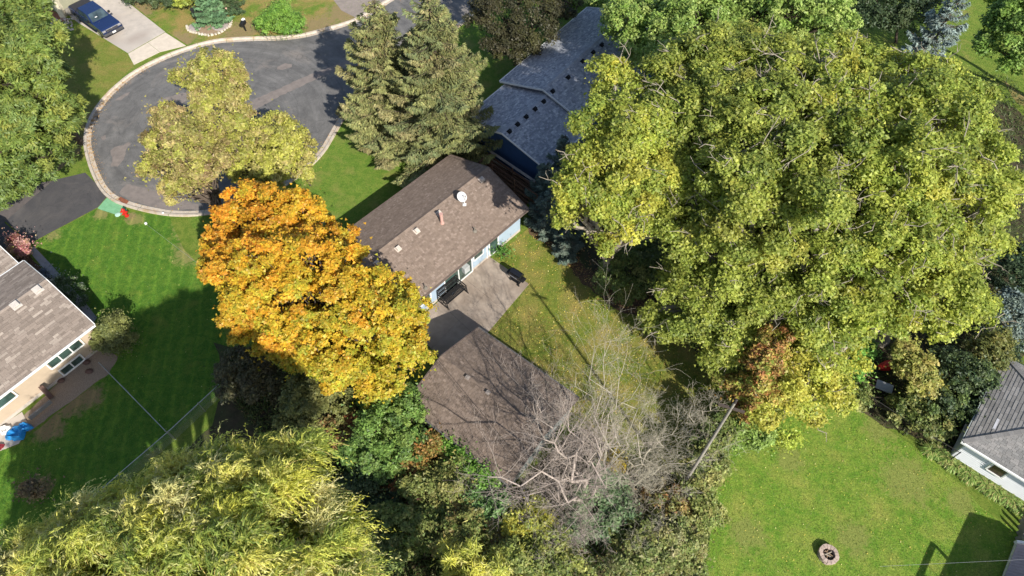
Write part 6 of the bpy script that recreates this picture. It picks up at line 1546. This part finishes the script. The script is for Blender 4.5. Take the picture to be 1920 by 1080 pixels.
mb = MB(); mb.lathe([(0.08, 0), (0.08, 0.1), (0.04, 0.12)], 10, Matrix.Translation(at(306, 400, 0.1))); tag(mb.build("white_marker", WHITE), "small white marker on the kerb edge right of the hydrant", "marker")
dr = empty("storm_drain", at(231, 373, 0.03), label="rusty storm drain grate in the gutter by the green patch", cat="storm drain")
P0, P1, P2, P3 = [at(*p, 0.06) for p in ((226, 369), (241, 377), (235, 383.5), (221, 373.5))]; o0 = at(231, 373, 0.03)
mb = MB(); mb.hexa([q - o0 - np.array((0, 0, .05)) for q in (P3, P2, P1, P0)] + [q - o0 for q in (P3, P2, P1, P0)]); mb.build("frame", RUST, dr)
for k in range(7):
    t = (k + 0.5) / 7; mb = MB(); mb.beam(lerp(P0, P1, t) - o0 + np.array((0, 0, .01)), lerp(P3, P2, t) - o0 + np.array((0, 0, .01)), 0.05, 0.03); mb.build("bar", RUST, dr)

# wires
def wire(name, pts, r, label, mat=BLACK, sag=0.02, cat="cable"):
    mb = MB()
    for (p, q) in zip(pts[:-1], pts[1:]):
        L = np.linalg.norm(np.array(q) - np.array(p)); prev = None
        for i in range(13):
            t = i / 12; c_ = lerp(np.array(p), np.array(q), t) - np.array((0, 0, 4 * sag * L * t * (1 - t)))
            if prev is not None: mb.tube(prev, c_, r, n=5, cap=False)
            prev = c_
    return tag(mb.build(name, mat), label, cat)
# utility pole
pb = at(1273.6, 920.6); pl = empty("utility_pole", pb, label="tall weathered wooden utility pole among the bare trees", cat="utility pole")
mb = MB(); mb.tube((0, 0, -0.1), (0, 0, 12.2), 0.10, 0.065, 12); mb.build("post", POLEW, pl)
mb = MB(); mb.tube((0.14, 0.05, 0.2), (0.11, 0.04, 9.5), 0.02, n=6); mb.build("conduit", STEEL, pl)
mb = MB(); mb.beam((-0.55, 0.2, 11.6), (0.55, -0.2, 11.6), 0.1, 0.12); mb.build("crossarm", rough_mat("dark_arm", (0.08, 0.06, 0.05)), pl)
mb = MB(); mb.lathe([(0.02, 12.15), (0.08, 12.2), (0.05, 12.4), (0.07, 12.45), (0.02, 12.5)], 8); mb.build("insulator", rough_mat("dark_insulator", (0.05, 0.04, 0.04)), pl)
top = pb + np.array((0, 0, 11.6))
wire("cable", [at(740, 575, 6.0), at(1180, 1110, 6.0)], 0.011, "black cable crossing diagonally above the garage roof", sag=0.004)
wire("cable", [at(748, 592, 5.6), at(1172, 1112, 5.6)], 0.009, "thinner cable running just beside the black one over the garage roof", sag=0.005)
wire("cable", [at(1650, 1062, 7), at(1980, 1046, 6)], 0.006, "pale wire crossing the bottom right corner", STEEL, sag=0.002)
wire("cable", [at(274, 420, 0.15), at(385, 505, 1.5), at(560, 640, 4)], 0.008, "thin pale wire running from the white marker to the maple", STEEL, sag=0.0)
mb = MB(); q0 = Vector(at(1005, 938, 3.0))
fpz = at(895, 915, 0.6); mb.beam(at(875, 913, 1.2), at(912, 943, 1.2), 0.05, 0.05); tag(mb.build("fence_rail", STEEL), "short pale rail end showing in the thicket below the garage", "fence rail")


def chain_fence(label, pts, h, post_step=2.6, mat=STEEL, mesh_mat=None, name="wire_fence", spacing=0.16, wr=0.003, prad=0.03, rail=True):
    root = empty(name, pts[0], label=label, cat="fence"); o0 = np.array(pts[0]); mesh_mat = mesh_mat or mat
    sg = []
    for p, q in zip(pts[:-1], pts[1:]):
        p, q = np.array(p) - o0, np.array(q) - o0; L = np.linalg.norm(q - p); n = max(1, round(L / post_step)); d = (q - p) / L
        for i in range(n + 1):
            if i == 0 and p is not None and np.linalg.norm(p) > 0.01: continue
            c_ = p + (q - p) * i / n; mb = MB(); mb.tube(c_, c_ + np.array((0, 0, h + 0.06)), prad, n=8); mb.lathe([(prad * 1.3, h + 0.05), (prad * .5, h + 0.1)], 8, Matrix.Translation(c_)); mb.build("post", mat, root)
        if rail:
            mb = MB(); mb.tube(p + np.array((0, 0, h)), q + np.array((0, 0, h)), prad * 0.8, n=8); mb.build("top_rail", mat, root)
        zv = np.array((0, 0, 1.0)); x = -h
        while x < L:
            for s_ in (1, -1):
                x0, x1 = (x, x + h) if s_ > 0 else (x + h, x); z0, z1 = 0.03, h - 0.02
                # clip
                def cl(xa, za, xb, zb):
                    if xa < 0: za += (zb - za) * (-xa) / (xb - xa); xa = 0
                    if xa > L: za += (zb - za) * (L - xa) / (xb - xa); xa = L
                    return xa, za
                a_ = cl(x0, z0, x1, z1); b_ = cl(x1, z1, x0, z0)
                if abs(a_[0] - b_[0]) > 0.02: sg.append((p + d * a_[0] + zv * a_[1], p + d * b_[0] + zv * b_[1], wr, wr))
            x += spacing
    tubes("chain_mesh", sg, mesh_mat, root, 3)["kind"] = "stuff"
    return root


chain_fence("short chain link fence from the tan house bush to the boundary fence", [at(202, 696), at(325, 822)], 1.15)
chain_fence("long pale rail chain link boundary fence between maple shadow and willow", [at(438, 722), at(330, 824), at(240, 902), at(130, 1000)], 1.2, spacing=0.12, wr=0.0025)
DKM = rough_mat("dark_fence_metal", (0.03, 0.028, 0.025))
chain_fence("dark wire fence with black posts between right lawn and white house", [at(1545, 728), at(1606, 758), at(1658, 792), at(1692, 815), at(1775, 866)], 1.5, mat=DKM, prad=0.03, spacing=0.14)

# wooden fence between the bungalow and the navy house
wf = empty("wooden_fence", at(925, 318), label="brown wooden board fence with open rails between the bungalow and the navy house", cat="fence")
fa, fb = at(921, 316, 0), at(1002, 372, 0); o0 = at(925, 318)
for off, lab in ((np.array((0, 0, 0)), None), (np.array((0.15, -1.35, 0)), None)):
    a_, b_ = fa + off - o0, fb + off - o0; L = np.linalg.norm(b_ - a_); d = (b_ - a_) / L; nr = np.array((-d[1], d[0], 0))
    n = int(L / 1.9)
    for k in range(n + 1):
        c_ = a_ + d * (L * k / n); mb = MB(); mb.beam(c_, c_ + np.array((0, 0, 1.85)), 0.1); mb.build("post", WOOD, wf)
    for z in (0.25, 0.75, 1.25, 1.75):
        mb = MB(); z_ = np.array((0, 0, z)); mb.beam(a_ + z_ + nr * 0.07, b_ + z_ + nr * 0.07, 0.04, 0.2 if z < 1.7 else 0.12); mb.build("rail", WOOD, wf)
mb = MB(); mb.beam(fa - o0 + np.array((0, 0, 1.9)), fb - o0 + np.array((0, 0, 1.9)), 0.22, 0.04); mb.build("cap_board", POLEW, wf)
mb = MB(); a_ = fa - o0; mb.beam(a_ + np.array((0, 0, 1.0)), a_ + np.array((-0.9, -1.0, 1.0)), 0.05, 1.6); mb.build("gate_board", WOOD, wf)
# bins beside the navy wall
o = empty("storage_bin", at(880, 272, 0.02), 0.9, label="orange red topped bin beside the navy wall in shade", cat="bin"); mb = MB(); mb.box(0, 0, 0.4, 0.55, 0.5, 0.8, top=1.1); mb.build("bin_body", RED, o, bevel=0.04); mb = MB(); mb.box(0, 0, 0.85, 0.66, 0.6, 0.08, top=0.8); mb.build("lid", rough_mat("orange_lid", (0.7, 0.13, 0.04)), o, bevel=0.02)
o = empty("storage_bin", at(895, 284, 0.02), 0.9, label="dark blue long bin right of the orange red topped bin", cat="bin"); mb = MB(); mb.box(0, 0, 0.35, 1.5, 0.7, 0.7, top=1.05); mb.build("bin_body", rough_mat("dark_blue_plastic", (0.012, 0.03, 0.1)), o, bevel=0.05); mb = MB(); mb.box(-0.2, 0.1, 0.75, 0.5, 0.45, 0.1); mb.build("lid", rough_mat("pale_lid", (0.35, 0.42, 0.4)), o, bevel=0.02)

# patio bench glider
bc = at(850, 557, 0.05); an = math.radians(47)
be = empty("glider_bench", bc, an, label="black metal glider bench with slatted seat beside the sliding patio door", cat="bench")
# x along the bench, -y is away from the house (front)
for k in range(7):
    mb = MB(); mb.box(0, -0.28 + k * 0.085, 0.45 - 0.006 * k, 1.5, 0.06, 0.025); mb.build("seat_slat", BLACK, be)
for k in range(6):
    mb = MB(); z = 0.55 + k * 0.08; mb.box(0, 0.33 + k * 0.03, z, 1.5, 0.022, 0.055); mb.build("back_slat", BLACK, be)
for s_ in (-1, 1):
    mb = MB(); x = s_ * 0.82
    mb.beam((x, -0.42, 0), (x, -0.3, 0.7), 0.05); mb.beam((x, 0.52, 0), (x, 0.4, 1.05), 0.05); mb.beam((x, -0.35, 0.68), (x, 0.45, 0.72), 0.06, 0.04); mb.beam((x, -0.5, 0.03), (x, 0.6, 0.03), 0.05); mb.beam((x, -0.34, 0.44), (x, 0.4, 0.42), 0.04); mb.beam((x, 0.0, 0.42), (x, 0.05, 0.06), 0.04)
    mb.build("end_frame", BLACK, be)
mb = MB(); mb.beam((-0.82, -0.32, 0.42), (0.82, -0.32, 0.42), 0.04); mb.beam((-0.82, 0.5, 0.06), (0.82, 0.5, 0.06), 0.04); mb.beam((-0.82, 0.48, 1.03), (0.82, 0.48, 1.03), 0.04); mb.build("cross_rail", BLACK, be)
mb = MB(); mb.box(0.1, -0.02, 0.475, 0.55, 0.12, 0.02, Matrix.Rotation(0.1, 4, 'Z')); tag(mb.build("white_board", WHITE, None), None)
ob = mb = bpy.data.objects["white_board"]; ob.matrix_world = Matrix.Translation(Vector(bc)) @ Matrix.Rotation(an, 4, 'Z'); tag(ob, "narrow pale board lying on the black glider bench", "board")
be.scale = (1.15, 1.15, 1.15)
# covered kettle grill
gp = empty("grill", at(968, 527, 0.05), math.radians(-38), label="black barrel grill with shiny lid at the outer corner of the patio", cat="grill")
mb = MB(); M_ = Matrix.Translation((0, 0, 0.82)) @ Matrix.Rotation(math.pi / 2, 4, 'Y'); mb.lathe([(0.18, -0.5), (0.32, -0.46), (0.34, 0), (0.32, 0.46), (0.18, 0.5)], 18, M_); mb.build("lid", car_mat("grill_black", (0.015, 0.015, 0.017), 0.22), gp, smooth=False)
mb = MB(); mb.tube((-0.3, -0.36, 0.9), (0.3, -0.36, 0.9), 0.02, n=8); mb.build("handle", CHR, gp)
mb = MB(); mb.box(0, 0, 0.68, 1.5, 0.45, 0.04); mb.build("side_shelf", BLACK, gp)
for x in (-0.38, 0.38):
    for y in (-0.2, 0.2): mb = MB(); mb.tube((x, y, 0), (x, y, 0.68), 0.022, n=6); mb.build("leg", BLACK, gp)
mb = MB(); mb.box(0, 0, 0.15, 0.8, 0.42, 0.03); mb.build("lower_shelf", BLACK, gp)
for s_ in (-1, 1): mb = MB(); mb.tube((0.4, s_ * 0.24, 0.09), (0.4, s_ * 0.29, 0.09), 0.09, n=12); mb.build("wheel", BLACK, gp)

# fire pit
fp = empty("fire_pit", at(1551, 1041), label="round stone block fire pit on the right lawn", cat="fire pit")
for ring, z in ((0, 0.0), (1, 0.16)):
    for k in range(14):
        a0 = 2 * math.pi * (k + 0.5 * ring) / 14; a1 = a0 + 2 * math.pi / 14 * 0.94; mb = MB(); j = rr.uniform(-.015, .015); ri, ro = 0.33 + j, 0.55 + j
        q = [(ri, a0), (ro, a0), (ro, a1), (ri, a1)]; z0, z1 = z, z + 0.15
        bt = [(r_ * math.cos(t), r_ * math.sin(t), z0) for r_, t in q]; tp = [(r_ * math.cos(t), r_ * math.sin(t), z1 + j * .5) for r_, t in q]
        c = rr.uniform(0.85, 1.15); mb.hexa(bt + tp, (0.46 * c, 0.36 * c, 0.30 * c)); mb.build("block", TINTS, fp, bevel=0.012)
mb = MB(); mb.lathe([(0.34, 0.02), (0.3, 0.05), (0.05, 0.07)], 16); mb.build("ash", rough_mat("ash", (0.09, 0.075, 0.065), (0.03, 0.025, 0.02), 12, 0.95, 0.8), fp)
for k in range(7):
    t = rr.uniform(0, 6.28); mb = MB(); r_ = 0.24; mb.tube((r_ * math.cos(t), r_ * math.sin(t), 0.08 + 0.02 * k), (-r_ * math.cos(t + .5), -r_ * math.sin(t + .5), 0.1 + 0.02 * k), 0.03, n=6); mb.build("log", rough_mat("log%d" % k, (0.3, 0.2, 0.12)) if k % 2 else BARKP, fp)

# wheelbarrow, kayak shaped red sled
wb_ = empty("wheelbarrow", at(1650, 730), math.radians(-28), label="grey wheelbarrow with pinkish wooden handles lying in the grass pocket by the wire fence", cat="wheelbarrow")
mb = MB(); mb.hexa([(-0.25, -0.2, 0.2), (0.35, -0.2, 0.2), (0.35, 0.2, 0.2), (-0.25, 0.2, 0.2), (-0.45, -0.35, 0.48), (0.6, -0.35, 0.5), (0.6, 0.35, 0.5), (-0.45, 0.35, 0.48)]); mb.build("tray", STEEL, wb_, bevel=0.03)
for s_ in (-1, 1):
    mb = MB(); mb.beam((-1.25, s_ * 0.3, 0.5), (0.75, s_ * 0.1, 0.2), 0.06); mb.build("handle", rough_mat("pink_handle", (0.55, 0.28, 0.22)), wb_)
    mb = MB(); mb.beam((-0.3, s_ * 0.25, 0.3), (-0.35, s_ * 0.27, 0), 0.04); mb.build("leg", BLACK, wb_)
mb = MB(); M_ = Matrix.Translation((0.72, 0, 0.2)) @ Matrix.Rotation(math.pi / 2, 4, 'X'); mb.lathe([(0.12, -0.05), (0.2, -0.04), (0.2, 0.04), (0.12, 0.05)], 16, M_); mb.build("wheel", TYRE, wb_)
ky = empty("wheelbarrow", at(1660, 690), math.radians(14), label="overturned red wheelbarrow tray under the yellow cottonwood edge", cat="wheelbarrow")
mb = MB(); prof = []
for k in range(11):
    t = k / 10; x = -0.75 + 1.5 * t; w = 0.34 * math.sin(math.pi * (0.12 + 0.76 * t)); hh = 0.38 * math.sin(math.pi * (0.15 + 0.7 * t)); prof.append((x, w, hh))
for (x0, w0, h0), (x1, w1, h1) in zip(prof[:-1], prof[1:]):
    for a0 in range(6):
        t0, t1 = math.pi * a0 / 6, math.pi * (a0 + 1) / 6
        f = lambda x, w, h_, t: (x, w * math.cos(t), 0.3 + h_ * math.sin(t))
        mb.poly([f(x0, w0, h0, t0), f(x1, w1, h1, t0), f(x1, w1, h1, t1), f(x0, w0, h0, t1)])
mb.build("tray", RED, ky, smooth=True)
mb = MB(); mb.beam((-1.1, 0.2, 0.3), (0.8, 0.08, 0.28), 0.05); mb.beam((-1.1, -0.2, 0.3), (0.8, -0.08, 0.28), 0.05); mb.build("handle", BLACK, ky)
mb = MB(); M_ = Matrix.Translation((0.85, 0, 0.2)) @ Matrix.Rotation(math.pi / 2, 4, 'X'); mb.lathe([(0.12, -0.05), (0.19, -0.04), (0.19, 0.04), (0.12, 0.05)], 14, M_); mb.build("wheel", TYRE, ky)

# blue paddling pools on the side patio
g = np.random.default_rng(3)
def crumple(name, label, px, py, rx, ry, h, mat, cat, seed):
    g = np.random.default_rng(seed); mb = MB(); c_ = at(px, py, 0.04); n, m = 20, 7; grid = []
    ph = g.uniform(0, 6.28, 6)
    for j in range(m):
        t = j / (m - 1)
        row = []
        for i in range(n):
            a_ = 2 * math.pi * i / n; rr_ = 1 + 0.16 * math.sin(3 * a_ + ph[0]) + 0.1 * math.sin(7 * a_ + ph[1]); r_ = (1 - t) * rr_
            z = h * (math.sin(math.pi * min(1, t * 1.6)) * 0.8 + 0.35 * abs(math.sin(5 * a_ + 8 * t + ph[2])) * (1 - t) + 0.25) * (0 if j == 0 else 1)
            row.append((c_[0] + rx * r_ * math.cos(a_), c_[1] + ry * r_ * math.sin(a_), c_[2] + z))
        grid.append(row)
    for j in range(m - 1):
        for i in range(n):
            k = (i + 1) % n; mb.poly([grid[j][i], grid[j][k], grid[j + 1][k], grid[j + 1][i]])
    return tag(mb.build(name, mat, smooth=True), label, cat)
crumple("paddling_pool", "crumpled blue paddling pool nearest the camera on the side patio", 32, 814, 0.55, 0.5, 0.28, BLUEP, "paddling pool", 1)
crumple("tarp", "folded blue tarp piece right of the paddling pool", 48, 802, 0.42, 0.3, 0.25, BLUEP, "tarp", 2)
crumple("white_sack", "white sack on the patio beside the blue pool", 12, 806, 0.4, 0.3, 0.18, WHITE, "sack", 3)
crumple("dark_cushion", "dark red cushion at the left edge of the side patio", 0, 838, 0.25, 0.2, 0.15, rough_mat("maroon", (0.2, 0.02, 0.03)), "cushion", 4)
for k, (px, py, lb) in enumerate(((115, 714, "brown stone near the foundation between the basement windows and the fence"), (163, 680, "small dark stone in the gravel under the corner of the tan house"), (168, 697, "darker stone in the middle of the gravel strip"))):
    mb = MB(); mb.lathe([(0.16, 0), (0.2, 0.08), (0.08, 0.16)], 8, Matrix.Translation(at(px, py, 0.01)) @ Matrix.Scale(1.4, 4, (1, 0, 0))); tag(mb.build("stone", rough_mat("brown_stone%d" % k, (0.12, 0.07, 0.055))), lb, "stone")
mb = MB(); mb.lathe([(0.2, 0), (0.28, 0.2), (0.2, 0.4), (0.05, 0.5)], 12, Matrix.Translation(at(83, 14, 0.02))); tag(mb.build("white_urn", WHITE), "white garden urn beside the olive wall in the top left", "urn")
mb = MB(); mb.tube(at(424, 15, 0), at(424, 15, 0.5), 0.12, n=10); tag(mb.build("post_marker", rough_mat("salmon_post", (0.6, 0.38, 0.3))), "short salmon post under the dark conifer at the top", "post")

# swing set standing just past the bottom edge; its shadow lies on the right lawn
ss = empty("swing_set", (0, 0, 0), label="metal swing set past the bottom right corner casting its frame shadow", cat="swing set")
def cast(px, py, z):
    gd = at(px, py); k = z / math.tan(math.radians(SUN_EL)); return Vector((gd[0] + k * math.cos(math.radians(SUN_AZ)), gd[1] + k * math.sin(math.radians(SUN_AZ)), z))
t0, t1 = cast(1750, 1019, 2.6), cast(1716, 1098, 2.6); dd = (t1 - t0); t1 = t0 + dd.normalized() * 3.6
mb = MB(); mb.beam(t0, t1, 0.16, 0.16); mb.build("top_beam", WOOD, ss)
for c_ in (t0, t1):
    for s_ in (1, -0.2):
        n_ = Vector((-dd.y, dd.x, 0)).normalized() * 1.1 * s_; n_ = n_ if n_.x * s_ > 0 else -n_
        mb = MB(); mb.beam(c_, Vector((c_.x + n_.x, c_.y + n_.y, 0)), 0.1); mb.build("leg", WOOD, ss)
q = cast(1740, 1060, 1.2)
mb = MB(); mb.beam(lerp(t0, t1, 0.55), lerp(t0, t1, 0.55) + Vector((1.6, -1.2, -1.3)), 0.07); mb.build("brace", WOOD, ss)
mb = MB(); c1_ = lerp(t0, t1, 0.35); c2_ = lerp(t0, t1, 0.5)
for c_ in (c1_, c2_): mb.tube(c_, (c_.x, c_.y, 0.5), 0.01, n=4)
mb.build("swing_rope", BLACK, ss); mb = MB(); mb.beam((c1_.x, c1_.y, 0.5), (c2_.x, c2_.y, 0.5), 0.2, 0.03); mb.build("swing_seat", BLACK, ss)
